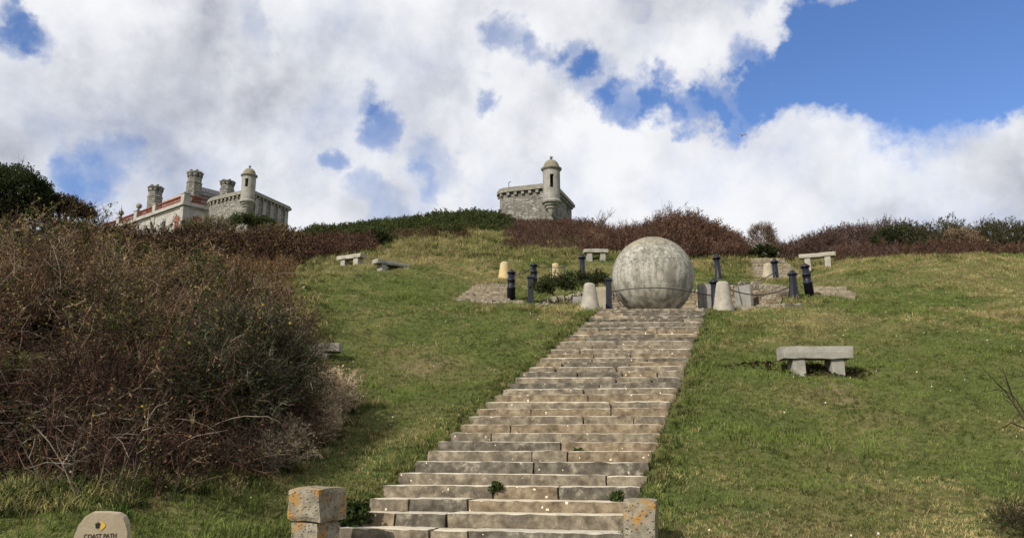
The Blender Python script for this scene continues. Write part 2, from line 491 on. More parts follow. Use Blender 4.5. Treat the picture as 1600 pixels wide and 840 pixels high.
def ring_wall(bm, ro, ri, z0, z1, n=24, skip=()):
    for i in range(n):
        if i in skip:
            continue
        a0, a1 = 2 * math.pi * i / n, 2 * math.pi * (i + 1) / n
        vs = [bm.verts.new((r * math.cos(a), r * math.sin(a), z)) for z in (z0, z1) for r, a in ((ro, a0), (ro, a1), (ri, a1), (ri, a0))]
        bm.faces.new((vs[0], vs[1], vs[5], vs[4]))
        bm.faces.new((vs[2], vs[3], vs[7], vs[6]))
        bm.faces.new((vs[4], vs[5], vs[6], vs[7]))
        bm.faces.new((vs[3], vs[2], vs[1], vs[0]))
        if (i - 1) % n in skip:
            bm.faces.new((vs[3], vs[0], vs[4], vs[7]))
        if (i + 1) % n in skip:
            bm.faces.new((vs[1], vs[2], vs[6], vs[5]))


def prism(bm, pts, z0, z1):
    lo = [bm.verts.new((x, y, z0)) for x, y in pts]
    hi = [bm.verts.new((x, y, z1)) for x, y in pts]
    n = len(pts)
    for i in range(n):
        bm.faces.new((lo[i], lo[(i + 1) % n], hi[(i + 1) % n], hi[i]))
    bm.faces.new(hi)
    bm.faces.new(list(reversed(lo)))


def offset(pts, d):
    """grow a counter-clockwise polygon by d"""
    out = []
    n = len(pts)
    for i in range(n):
        p0, p1, p2 = Vector(pts[i - 1]), Vector(pts[i]), Vector(pts[(i + 1) % n])
        e1, e2 = (p1 - p0).normalized(), (p2 - p1).normalized()
        n1_, n2_ = Vector((e1.y, -e1.x)), Vector((e2.y, -e2.x))
        b = n1_ + n2_
        b = b / max(0.3, b.length_squared) * 2
        out.append(tuple(p1 + b * d))
    return out


def tube(bm, pts, r, n=6):
    rings = []
    for i, p in enumerate(pts):
        p = Vector(p)
        t = (Vector(pts[min(i + 1, len(pts) - 1)]) - Vector(pts[max(i - 1, 0)])).normalized()
        s = t.cross(Vector((0, 0, 1)))
        s = s.normalized() if s.length > 1e-4 else Vector((1, 0, 0))
        u = s.cross(t)
        rr = r[i] if isinstance(r, (list, tuple)) else r
        rings.append([bm.verts.new(p + (s * math.cos(2 * math.pi * k / n) + u * math.sin(2 * math.pi * k / n)) * rr) for k in range(n)])
    for a, b in zip(rings[:-1], rings[1:]):
        for k in range(n):
            bm.faces.new((a[k], a[(k + 1) % n], b[(k + 1) % n], b[k]))
    bm.faces.new(rings[0])
    bm.faces.new(rings[-1])


# ------------------------------------------------------------------ layout of the hill
NST = 36
SL0, SL1 = at(519, 823, 10.8), at(937, 481.5, 26.4)
SR0, SR1 = at(975, 832, 10.18), at(1105, 480.5, 26.26)
SR0.z = SL0.z
SR1.z = SL1.z
FLOOR = 5.86
GL = at(1020, 432, 29.0)                     # centre of the globe
HEAD = R(17.7)
UX = Vector((math.cos(HEAD), -math.sin(HEAD)))
VX = Vector((math.sin(HEAD), math.cos(HEAD)))


M['globe'] = globe_mat()


def plaza(u, v, z=0.0):
    p = GL.xy + UX * u + VX * v
    return Vector((p.x, p.y, z))


BOLL = [  # base px, base py, Y, style, lean deg, label
    (951.5, 480, 28.1, 'square', 0.5, "dark iron bollard standing between the left grey stone cone and the globe"),
    (1118, 481, 27.9, 'round', 0.0, "dark iron bollard half hidden behind the right lichened stone cone by the globe"),
    (829, 472, 31.0, 'square', 0.5, "square sided dark iron bollard beside the low stones, nearest of the left trio"),
    (798.5, 463, 31.3, 'banded', 1.0, "banded dark iron bollard at the foot of the left stone steps, outermost on the left"),
    (834, 447, 35.5, 'banded', 0.5, "dark iron bollard tied by a wire to the thin iron stake, behind the square bollard"),
    (910, 433, 36.0, 'round', 0.0, "dark iron bollard standing in front of the bench left of the globe's top"),
    (1123, 435, 34.5, 'round', -3.0, "dark iron bollard leaning left, alone on the back wall right of the globe"),
    (1213.5, 440, 35.8, 'round', -2.5, "dark iron bollard right beside the small yellowish stone cone on the right"),
    (1241, 468, 28.6, 'flared', 0.0, "dark iron bollard with a flared octagonal foot at the right end of the sagging chain"),
    (1264.5, 456, 29.2, 'banded', -5.0, "banded dark iron bollard leaning left beneath the right back bench"),
]
CONE = [
    (922, 487, 27.3, 1.02, 0.34, 'cone', "grey stone cone at the top left corner of the long stairs"),
    (1131, 486, 27.2, 1.05, 0.35, 'cone', "grey stone cone with an orange lichen foot at the top right corner of the stairs"),
    (788, 437, 36.5, 0.85, 0.30, 'cone_yellow', "bright yellow stone cone on the grass above the left stone steps"),
    (868, 438, 36.2, 0.80, 0.28, 'cone_yellow', "yellow and white stone cone between two thin iron stakes"),
    (1201, 437, 36.6, 0.78, 0.30, 'slab_pale', "small pale yellow stone cone at the foot of the right back steps"),
]
BENCH = [  # centre base px,py,Y, length, yaw, slab h, leg h, depth, mat, label
    (1275, 583, 17.6, 1.54, -2, 0.28, 0.30, 0.55, 'bench', "grey stone bench with orange lichen on the lawn right of the long stairs"),
    (472, 558, 20.0, 1.9, 4, 0.22, 0.13, 0.5, 'bench', "grey stone bench half swallowed by the big brown thicket"),
    (549, 414.5, 38.5, 1.55, -30, 0.21, 0.30, 0.5, 'bench_pale', "pale stone bench against the dark brown scrub below the castle"),
    (611, 421.5, 35.0, 1.8, 44, 0.19, 0.17, 0.5, 'bench', "low stone bench with a bright left end sunk in the left slope"),
    (931, 405, 39.5, 1.25, 2, 0.20, 0.30, 0.5, 'bench', "stone bench under the red brown bushes just left of the globe's top"),
    (1278, 414, 38.0, 1.7, -22, 0.21, 0.36, 0.5, 'bench_pale', "pale stone bench below the right hedge, behind the leaning banded bollard"),
]

ctrl = []
for f_ in (0, .2, .4, .6, .8, .97):
    zz = SL0.z + (SL1.z - SL0.z) * f_ - 0.12
    for A, B, sgn in ((SL0, SL1, -1), (SR0, SR1, 1)):
        p = A.lerp(B, f_)
        ctrl.append((p.x + sgn * 0.25, p.y, zz + (0.10 if sgn > 0 else 0.05)))
ctrl += [(0, 0, 0), (-6, -4, -.1), (6, -4, -.1), (0, 5, 0.0), (0, 9, 0.12), (3, 8, 0.15), (-12, -15, -1.5), (12, -15, -1.5), (0, -30, -5), (0, -80, -18),
         (-4, 7, 0.15), (10, 6, 0.2), (20, 5, 0.0), (60, 0, -5), (-60, 0, -2), (-20, 8, 1.0), (120, 30, 3), (-120, 30, 5)]


def cp(px, py, Y, dz=0.0):
    v = at(px, py, Y)
    ctrl.append((v.x, v.y, v.z + dz))


for q in [(1600, 838, 10.2), (1250, 800, 11.2), (1500, 700, 13.5), (1150, 640, 15.5), (1600, 560, 18.5), (1400, 500, 23), (1600, 450, 29), (1450, 440, 31), (1180, 500, 24.5),
          (1330, 462, 29.5), (1150, 490, 26.8), (1400, 405, 41), (1600, 402, 40), (1240, 402, 44), (1750, 405, 38), (1800, 600, 17),
          (620, 470, 29), (560, 600, 17.5), (700, 600, 18.6), (400, 760, 11), (350, 835, 9.2), (100, 805, 9.2), (650, 700, 14), (700, 480, 29), (880, 484, 27.0), (600, 530, 22.5),
          (790, 392, 44), (1000, 405, 42), (650, 382, 46), (540, 398, 44), (450, 415, 43), (1090, 402, 43), (700, 440, 34), (760, 420, 38), (1330, 430, 34), (1160, 404, 42),
          (520, 372, 54), (640, 357, 58), (720, 350, 60), (760, 347, 62), (840, 358, 60), (930, 372, 54), (865, 352, 70), (900, 365, 62), (400, 362, 88), (300, 372, 88), (450, 365, 75),
          (600, 365, 85), (1000, 400, 60), (1200, 420, 60), (1400, 420, 60), (1600, 430, 60), (1300, 450, 120), (1000, 430, 120), (700, 390, 130), (200, 385, 110), (900, 400, 95),
          (0, 480, 24), (-200, 520, 20), (150, 460, 28), (100, 410, 40), (300, 420, 40), (0, 380, 60), (250, 400, 60)]:
    cp(*q)
for b in BOLL:
    if b[2] > 30.5 or b[0] > 1200:
        cp(b[0], b[1], b[2])
for c in CONE:
    cp(c[0], c[1], c[2])
for b in BENCH:
    cp(b[0], b[1], b[2])
LEFT_ROWS = [((712 + 5 * i, 464 - 3.6 * i), (797, 465.5 - 3.7 * i), 30.8 + 0.42 * i, 0.22) for i in range(7)]
BACK_ROWS = [((1183 - 1.3 * i, 437 - 4.3 * i), (1262 - 4.5 * i, 437 - 4.3 * i), 36.9 + 0.68 * i, 0.2) for i in range(1, 9)]
RIGHT_ROWS = [((1264 + 1.5 * i, 464.5 - 3.6 * i), (1330 + 8 * math.sin(i), 464 - 3.6 * i), 28.9 + 0.42 * i, 0.2) for i in range(6)]
for rows in (LEFT_ROWS, BACK_ROWS, RIGHT_ROWS):
    for a_, b_, Yd_, th_ in rows[::2]:
        for q_ in (a_, b_):
            v_ = at(q_[0], q_[1], Yd_ + 0.35)
            ctrl.append((v_.x, v_.y, at(q_[0], q_[1], Yd_).z - 0.1))
CT = np.array(ctrl)


def tps_fit(P, lam=0.6):
    n = len(P)
    d = np.hypot(P[:, None, 0] - P[None, :, 0], P[:, None, 1] - P[None, :, 1]) / 10.0
    K = np.where(d > 0, d * d * np.log(d + 1e-12), 0.0) + lam * 0.02 * np.eye(n)
    A = np.zeros((n + 3, n + 3))
    A[:n, :n] = K
    A[:n, n:] = np.c_[np.ones(n), P[:, :2] / 10]
    A[n:, :n] = A[:n, n:].T
    return np.linalg.solve(A, np.r_[P[:, 2], 0, 0, 0])


TPW = tps_fit(CT)


def tps(x, y):
    out = np.zeros(x.shape)
    for s in range(0, x.size, 20000):
        xs, ys = x[s:s + 20000], y[s:s + 20000]
        d = np.hypot(xs[:, None] - CT[None, :, 0], ys[:, None] - CT[None, :, 1]) / 10.0
        K = np.where(d > 0, d * d * np.log(d + 1e-12), 0.0)
        out[s:s + 20000] = K @ TPW[:-3] + TPW[-3] + TPW[-2] * xs / 10 + TPW[-1] * ys / 10
    return out


def vnoise(x, y, seed=0):
    xi, yi = np.floor(x).astype(np.int64), np.floor(y).astype(np.int64)
    xf, yf = x - xi, y - yi

    def h(a, b):
        k = (a * 374761393 + b * 668265263 + seed * 974634777) & 0x7fffffff
        k = ((k ^ (k >> 13)) * 1274126177) & 0x7fffffff
        return ((k ^ (k >> 16)) & 0xffff) / 65535.0
    sx, sy = xf * xf * (3 - 2 * xf), yf * yf * (3 - 2 * yf)
    return (h(xi, yi) * (1 - sx) + h(xi + 1, yi) * sx) * (1 - sy) + (h(xi, yi + 1) * (1 - sx) + h(xi + 1, yi + 1) * sx) * sy


def fbm(x, y, sc, o=3, seed=0):
    s, a, t = 0, 1.0, 0
    for i in range(o):
        s = s + a * vnoise(x * sc * 2 ** i, y * sc * 2 ** i, seed + i)
        t += a
        a *= 0.5
    return s / t


def sstep(x, a, b):
    t = np.clip((x - a) / (b - a), 0, 1)
    return t * t * (3 - 2 * t)


def stair_uv(x, y):
    """fraction across (0..1 inside) and along the staircase, plus surface height"""
    d0 = np.array([SL1.x - SL0.x, SL1.y - SL0.y])
    L = np.hypot(*d0)
    d0 = d0 / L
    e0 = np.array([d0[1], -d0[0]])
    rx, ry = x - SL0.x, y - SL0.y
    al = rx * d0[0] + ry * d0[1]
    ac = rx * e0[0] + ry * e0[1]
    return ac, al, L


def plaza_mask(x, y):
    rx, ry = x - GL.x, y - GL.y
    u = rx * UX.x + ry * UX.y
    v = rx * VX.x + ry * VX.y
    d = np.where(v > 0, np.hypot(u, v) - 4.6, np.maximum(np.abs(u) - np.where(v > -0.5, 4.6, 1.95), -1.75 - v))
    return sstep(-d, -0.15, 0.25)


def tz(x, y):
    x, y = np.atleast_1d(np.asarray(x, float)), np.atleast_1d(np.asarray(y, float))
    z = tps(x.ravel(), y.ravel()).reshape(x.shape)
    near = 1 - sstep(np.hypot(x, y - 25), 60, 120)
    ac, al, L = stair_uv(x, y)
    side = np.minimum(np.abs(ac - 1.85) - 1.85, 3.0)
    soft = sstep(side, 0.0, 1.5) * 0.85 + 0.15
    z = z + near * soft * ((fbm(x, y, 0.35, 3, 5) - 0.5) * 0.46 + (fbm(x, y, 1.6, 3, 9) - 0.5) * 0.25)
    st = SL0.z + al / L * (SL1.z - SL0.z) - 0.45
    ins = sstep(-side, -0.02, 0.22) * sstep(al, -1.2, -0.9) * (1 - sstep(al, L + 1.6, L + 1.9))
    z = z * (1 - ins) + np.minimum(z, st) * ins
    pm = plaza_mask(x, y)
    z = z * (1 - pm) + np.minimum(z, FLOOR - 0.05) * pm
    return z


def tz1(x, y):
    return float(tz(np.array([x]), np.array([y]))[0])


def axis(lo, hi, step, far_lo, far_hi):
    a = list(np.arange(lo, hi + step / 2, step))
    s = step
    while a[-1] < far_hi:
        s *= 1.25
        a.append(a[-1] + s)
    s = step
    while a[0] > far_lo:
        s *= 1.25
        a.insert(0, a[0] - s)
    return np.array(a)


gx, gy = axis(-16, 22, 0.16, -1500, 1500), axis(5, 48, 0.16, -600, 2000)
X, Y = np.meshgrid(gx, gy)
Z = tz(X, Y)
far = sstep(np.hypot(X, Y - 30), 130, 260)
Z = Z * (1 - far) + 4.0 * far
me = bpy.data.meshes.new('ground')
nx, ny = len(gx), len(gy)
co = np.stack([X, Y, Z], -1).reshape(-1, 3)
idx = np.arange(nx * ny).reshape(ny, nx)
q = np.stack([idx[:-1, :-1], idx[:-1, 1:], idx[1:, 1:], idx[1:, :-1]], -1).reshape(-1, 4)


def np_mesh(name, co, quads, mats, midx=None, smooth=False):
    me = bpy.data.meshes.new(name)
    me.vertices.add(len(co))
    me.vertices.foreach_set('co', np.ascontiguousarray(co, np.float32).ravel())
    me.loops.add(quads.size)
    me.loops.foreach_set('vertex_index', np.ascontiguousarray(quads, np.int32).ravel())
    me.polygons.add(len(quads))
    me.polygons.foreach_set('loop_start', np.arange(0, quads.size, 4, dtype=np.int32))
    me.polygons.foreach_set('loop_total', np.full(len(quads), 4, np.int32))
    for mm in mats:
        me.materials.append(mm)
    if midx is not None:
        me.polygons.foreach_set('material_index', np.ascontiguousarray(midx, np.int32))
    if smooth:
        me.polygons.foreach_set('use_smooth', np.ones(len(quads), bool))
    me.update(calc_edges=True)
    o = bpy.data.objects.new(name, me)
    C.objects.link(o)
    return o


tag(np_mesh('ground', co, q, [M['turf']], smooth=True), kind='structure')
bm = bmesh.new()
fl = [plaza(-1.9, -1.6), plaza(1.9, -1.6), plaza(1.9, -0.6), plaza(4.75, -0.6)] + [plaza(4.75 * math.cos(R(a)), 4.75 * math.sin(R(a))) for a in range(0, 181, 12)] + [plaza(-4.75, -0.6), plaza(-1.9, -0.6)]
prism(bm, [(p.x, p.y) for p in fl], FLOOR - 0.3, FLOOR)
tag(link('terrace_floor', bm, M['paving']), kind='structure')

# ------------------------------------------------------------------ castle on the left and watch building in the middle


def turret(parent, c, z_bot, s, skip, mat, dome_mat, open_z):
    """bartizan: corbelled foot, shaft with a slit, cornice, dome and ball finial"""
    t = bpy.data.objects.new('turret', None)
    C.objects.link(t)
    t.parent = parent
    t.location = (c[0], c[1], z_bot)
    bm = bmesh.new()
    lathe(bm, [(0.12, -1.1 * s), (0.3 * s, -0.8 * s), (0.42 * s, -0.55 * s), (0.52 * s, -0.5 * s), (0.55 * s, -0.32 * s), (0.68 * s, -0.25 * s), (0.74 * s, -0.08 * s), (0.9 * s, 0.0), (0.94 * s, 0.15 * s), (0.9 * s, 0.22 * s), (0.8 * s, 0.3 * s)], 28)
    link('corbel_foot', bm, mat, t, smooth=False)
    bm = bmesh.new()
    h = 3.1 * s
    ring_wall(bm, 0.8 * s, 0.55 * s, 0.3 * s, open_z[0] * s, 28)
    ring_wall(bm, 0.8 * s, 0.55 * s, open_z[0] * s, open_z[1] * s, 28, skip)
    ring_wall(bm, 0.8 * s, 0.55 * s, open_z[1] * s, h, 28)
    link('shaft', bm, mat, t)
    bm = bmesh.new()
    lathe(bm, [(0.8 * s, h), (0.86 * s, h + .04 * s), (0.96 * s, h + .16 * s), (0.97 * s, h + .26 * s), (0.8 * s, h + .33 * s)], 28)
    link('cornice_ring', bm, M['cornice'], t)
    bm = bmesh.new()
    lathe(bm, [(0.76 * s, h + .33 * s)] + [(0.74 * s * math.cos(R(a)), h + .36 * s + 0.78 * s * math.sin(R(a))) for a in range(0, 86, 9)] + [(0.05, h + 1.16 * s)], 28)
    link('dome', bm, dome_mat, t, smooth=True)
    bm = bmesh.new()
    lathe(bm, [(0.07 * s, h + 1.1 * s), (0.07 * s, h + 1.24 * s)] + [(0.15 * s * math.cos(R(a)), h + 1.36 * s + 0.15 * s * math.sin(R(a))) for a in range(-60, 90, 20)], 14)
    link('finial', bm, M['cornice'], t, smooth=True)
    return t


def bastion(root, corner, left, right, zt, zb, wall_m, right_m, back=8.0, curve=2.0, pil=0):
    """masonry block with a round left shoulder and a corbelled eaves course"""
    c, l, r = Vector(corner), Vector(left), Vector(right)
    e2 = (l - c).normalized()
    e1 = (r - c).normalized()
    arc = [l + e2 * (curve * math.sin(a)) + e1 * (curve * (1 - math.cos(a))) for a in [R(15 * i) for i in range(7)]]
    pts = [tuple(c), tuple(r), tuple(r + e2 * (l - c).length * 0.9)] + [tuple(p) for p in reversed(arc)]
    body = [Vector(p) for p in pts]
    bm = bmesh.new()
    prism(bm, pts, zb, zt - 0.35)
    o = link('wall', bm, [wall_m, right_m], root)
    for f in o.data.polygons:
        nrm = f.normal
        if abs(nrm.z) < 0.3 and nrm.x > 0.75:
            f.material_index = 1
    bm = bmesh.new()
    prism(bm, offset(pts, 0.30), zt - 0.35, zt - 0.05)
    prism(bm, offset(pts, 0.18), zt - 0.05, zt + 0.14)
    link('cornice', bm, M['cornice'], root)
    ring = [tuple(r), tuple(c)] + [tuple(p) for p in arc]
    ring = [Vector(p) for p in [tuple(r), tuple(c)] + [tuple(p) for p in arc]]
    acc = 0.35
    for a, b in zip(ring[:-1], ring[1:]):
        L = (b - a).length
        d = (b - a) / L
        nrm = Vector((-d.y, d.x))
        if nrm.dot((a + b) / 2 - (c + r + l) / 3) < 0:
            nrm = -nrm
        while acc < L:
            p = a + d * acc
            xf = Matrix.Translation((p.x, p.y, 0)) @ Matrix.Rotation(math.atan2(nrm.y, nrm.x), 4, 'Z')
            bm = bmesh.new()
            box(bm, (0.003, -0.14, zt - 0.66), (0.22, 0.14, zt - 0.353), xf)
            link('corbel', bm, M['cornice'], root)
            acc += 0.72
        acc -= L
    if pil:
        L = (r - c).length
        nrm = Vector((e1.y, -e1.x))
        for i in range(pil):
            p = c + e1 * (L * (i + 0.9) / (pil + 0.3))
            bm = bmesh.new()
            xf = Matrix.Translation((p.x, p.y, 0)) @ Matrix.Rotation(math.atan2(e1.y, e1.x), 4, 'Z')
            box(bm, (-0.3, -0.16, zb), (0.3, -0.003, zt - 0.67), xf)
            link('pilaster', bm, M['ashlar'], root)
    return body


# middle: watch building
p0, pl, pr = at(864, 288, 71), at(793, 295, 72.5), at(893, 319, 77.4)
zt = p0.z
wb = empty('watch_building', (0, 0, 0))
tag(wb, "small grey stone watch building with one domed corner turret, alone on the middle hilltop", 'building')
bastion(wb, p0.xy, pl.xy, pr.xy, zt, zt - 5.0, M['castle'], M['castle_mossy'], curve=1.1)
tb = at(862, 318, 70.6)
turret(wb, (tb.x, tb.y), tb.z, 1.0, {20, 21}, M['ashlar'], M['dome'], (1.35, 2.6))
bm = bmesh.new()
pp = at(795, 293, 74)
tube(bm, [(pp.x, pp.y, pp.z - 0.1), (pp.x, pp.y, pp.z + 0.55)], 0.03)
tube(bm, [(pp.x, pp.y, pp.z + 0.5), (pp.x + 0.2, pp.y, pp.z + 0.62)], 0.03)
link('vent_pipe', bm, M['iron'], wb)

# left: castle with bastion wing
ca = empty('castle', (0, 0, 0))
tag(ca, "large grey stone castle with red balustrades and three chimneys above the left scrub", 'castle')
p0, pl, pr = at(390, 297, 90), at(335, 309.0, 93.4), at(451, 325, 97.4)
zt = p0.z
bastion(ca, p0.xy, pl.xy, pr.xy, zt, zt - 9.0, M['castle'], M['castle'], curve=2.2, pil=5)
tb = at(386.5, 317, 89.5)
turret(ca, (tb.x, tb.y), tb.z, 1.0, {20, 21, 6, 7, 8}, M['ashlar'], M['dome'], (1.75, 2.75))
HZ = at(289, 302, 100).z                               # top of the parapet rail


def on_z(px, py, z):
    a, f, u = ray(px, py)
    return at(px, py, (z - EYE) / u * f)


h0, hl, hr = on_z(289, 302, HZ).xy, on_z(160, 350, HZ).xy, on_z(326, 313.5, HZ).xy
e2 = (hl - h0).normalized()
e1 = Vector((e2.y, -e2.x))
if e1.dot(hr - h0) < 0:
    e1 = -e1
LW, LR = (hl - h0).length + 6, 13.0
cor = [h0, h0 + e1 * LR, h0 + e1 * LR + e2 * LW, h0 + e2 * LW]
poly = [tuple(p) for p in cor]
bm = bmesh.new()
prism(bm, poly, HZ - 10, HZ - 1.85)
link('house_wall', bm, M['house'], ca)
bm = bmesh.new()
prism(bm, offset(poly, 0.12), HZ - 1.85, HZ - 1.62)
prism(bm, offset(poly, 0.38), HZ - 1.62, HZ - 1.4)
prism(bm, offset(poly, 0.22), HZ - 1.4, HZ - 1.08)
link('entablature', bm, M['house'], ca)


def bay(a, b, nm):
    """balustrade bay from a to b: rails plus a row of terracotta balusters"""
    L = (b - a).length
    d = (b - a) / L
    xf = Matrix.Translation((a.x, a.y, 0)) @ Matrix.Rotation(math.atan2(d.y, d.x), 4, 'Z')
    bm = bmesh.new()
    box(bm, (0, -0.14, HZ - 1.078), (L, 0.14, HZ - 0.96), xf)
    box(bm, (0, -0.15, HZ - 0.16), (L, 0.15, HZ - 0.02), xf)
    rl = link('balustrade_rail', bm, M['terracotta'], ca)
    bm = bmesh.new()
    n = int(L / 0.30)
    for i in range(n):
        x = (i + 0.5) * L / n
        c_ = xf @ Vector((x, 0, 0))
        lathe(bm, [(0.07, HZ - 0.957), (0.09, HZ - 0.85), (0.11, HZ - 0.72), (0.05, HZ - 0.5), (0.06, HZ - 0.3), (0.09, HZ - 0.163)], 6, (c_.x, c_.y))
    link('balusters', bm, M['terracotta'], rl)


def pier(p, ball=False, wdt=0.42):
    bm = bmesh.new()
    xf = Matrix.Translation((p.x, p.y, 0)) @ Matrix.Rotation(math.atan2(e2.y, e2.x), 4, 'Z')
    box(bm, (-wdt, -wdt, HZ - 1.076), (wdt, wdt, HZ), xf)
    box(bm, (-wdt - .08, -wdt - .08, HZ), (wdt + .08, wdt + .08, HZ + 0.14), xf)
    pi_ = link('parapet_pier', bm, M['house'], ca)
    if ball:
        bm = bmesh.new()
        lathe(bm, [(0.14, HZ + .14), (0.12, HZ + .5)] + [(0.40 * math.cos(R(t)), HZ + 0.85 + 0.40 * math.sin(R(t))) for t in range(-60, 90, 15)], 14, (p.x, p.y))
        link('ball_finial', bm, M['cornice'], pi_, smooth=True)
    bm = bmesh.new()
    box(bm, (-wdt, -wdt, HZ - 10), (wdt, wdt, HZ - 1.86), xf)
    link('wall_pilaster', bm, M['house'], ca)


def along_left(px):
    best = min((abs(800 + F * ((p := h0 + e2 * (i * LW / 400)).x) / (CP * p.y + SP * (HZ - EYE)) - px), i) for i in range(401))
    return best[1] * LW / 400


stops = [0.0] + [along_left(px) for px in (242, 213, 185)] + [LW]
for i, s_ in enumerate(stops):
    inset = e1 * 0.3
    pier(h0 + e2 * (s_ if i else 0.3) + inset, ball=i in (2, 3))
for a, b in zip(stops[:-1], stops[1:]):
    bay(h0 + e2 * (a + (0.75 if a == 0 else 0.45)) + e1 * 0.3, h0 + e2 * (b - 0.45) + e1 * 0.3, 'l')
bay(h0 + e1 * 0.75 + e2 * 0.3, h0 + e1 * 6.0 + e2 * 0.3, 'r')
pier(h0 + e1 * 6.4 + e2 * 0.3)
# upper storey set back behind the parapet and slate roof
i0 = h0 + e1 * 2.0 + e2 * 2.0
ul, ur = along_left(236) - 2.0, LR - 4
up = [i0, i0 + e1 * ur, i0 + e1 * ur + e2 * ul, i0 + e2 * ul]
bm = bmesh.new()
prism(bm, [tuple(p) for p in up], HZ - 1.4, HZ + 0.95)
link('upper_wall', bm, M['house'], ca)
bm = bmesh.new()
prism(bm, offset([tuple(p) for p in up], 0.3), HZ + 0.95, HZ + 1.2)
link('gutter_course', bm, M['house'], ca)
bm = bmesh.new()
cent = sum(up, Vector((0, 0))) / 4
vs = [bm.verts.new((p.x, p.y, HZ + 1.21)) for p in up]
ts = [bm.verts.new((*(p.lerp(cent, 0.35)), HZ + 2.5)) for p in up]
for i in range(4):
    bm.faces.new((vs[i], vs[(i + 1) % 4], ts[(i + 1) % 4], ts[i]))
bm.faces.new(ts)
bm.faces.new(list(reversed(vs)))
link('slate_roof', bm, M['slate'], ca)
# ground-storey windows and doors under the entablature
for s_, hh in ((1.5, 3.0), (5.0, 3.2), (8.2, 3.2)):
    bm = bmesh.new()
    p = h0 + e2 * s_ - e1 * 0.02
    xf = Matrix.Translation((p.x, p.y, 0)) @ Matrix.Rotation(math.atan2(e2.y, e2.x), 4, 'Z')
    box(bm, (-0.45, -0.05, HZ - 7), (0.45, 0.05, HZ - 2.9), xf)
    link('window', bm, M['terracotta'] if s_ < 2 else M['glass'], ca)
for s_ in (2.0,):
    bm = bmesh.new()
    p = h0 + e1 * s_ - e2 * 0.02
    xf = Matrix.Translation((p.x, p.y, 0)) @ Matrix.Rotation(math.atan2(e1.y, e1.x), 4, 'Z')
    box(bm, (-0.6, -0.05, HZ - 7), (0.6, 0.05, HZ - 2.8), xf)
    link('window', bm, M['terracotta'], ca)


def chimney(px, ptop, pbot, Y, wpx):
    t, b = at(px, ptop, Y), at(px, pbot, Y)
    r = wpx / 2 * Y * 1.05 / F
    H = t.z - b.z
    bm = bmesh.new()
    zb = b.z - 2.5
    lathe(bm, [(r * 0.93, zb), (r * 0.93, b.z + H * 0.40), (r * 0.99, b.z + H * .42), (r * 0.99, b.z + H * 0.45), (r * 0.86, b.z + H * .48), (r * 0.86, b.z + H * .68), (r * 0.97, b.z + H * .74), (r * .97, b.z + H * 0.86), (r * 1.06, b.z + H * .88), (r * 1.06, b.z + H * .94), (r * 0.8, b.z + H * .95)], 8, (b.x, b.y), ph=0.5)
    ch = link('chimney', bm, M['castle'], ca)
    for i in range(8):
        a = 2 * math.pi * i / 8
        bm = bmesh.new()
        xf = Matrix.Translation((b.x, b.y, 0)) @ Matrix.Rotation(a, 4, 'Z')
        box(bm, (r * 0.885, -0.12, b.z + H * .71), (r * 0.915, 0.12, b.z + H * .84), xf)
        link('vent_slot', bm, M['black'], ch)
    for i in range(4):
        a = 2 * math.pi * (i + 0.5) / 4
        bm = bmesh.new()
        lathe(bm, [(0.17, b.z + H * .951), (0.13, b.z + H * .98), (0.2, b.z + H * 1.03), (0.17, b.z + H * 1.05)], 8, (b.x + r * .55 * math.cos(a), b.y + r * .55 * math.sin(a)))
        link('chimney_pot', bm, M['cornice'], ch)


chimney(302.5, 268, 301, 102.5, 24)
chimney(241, 291, 322, 108.5, 23)
chimney(354, 282.5, 308, 104, 23)

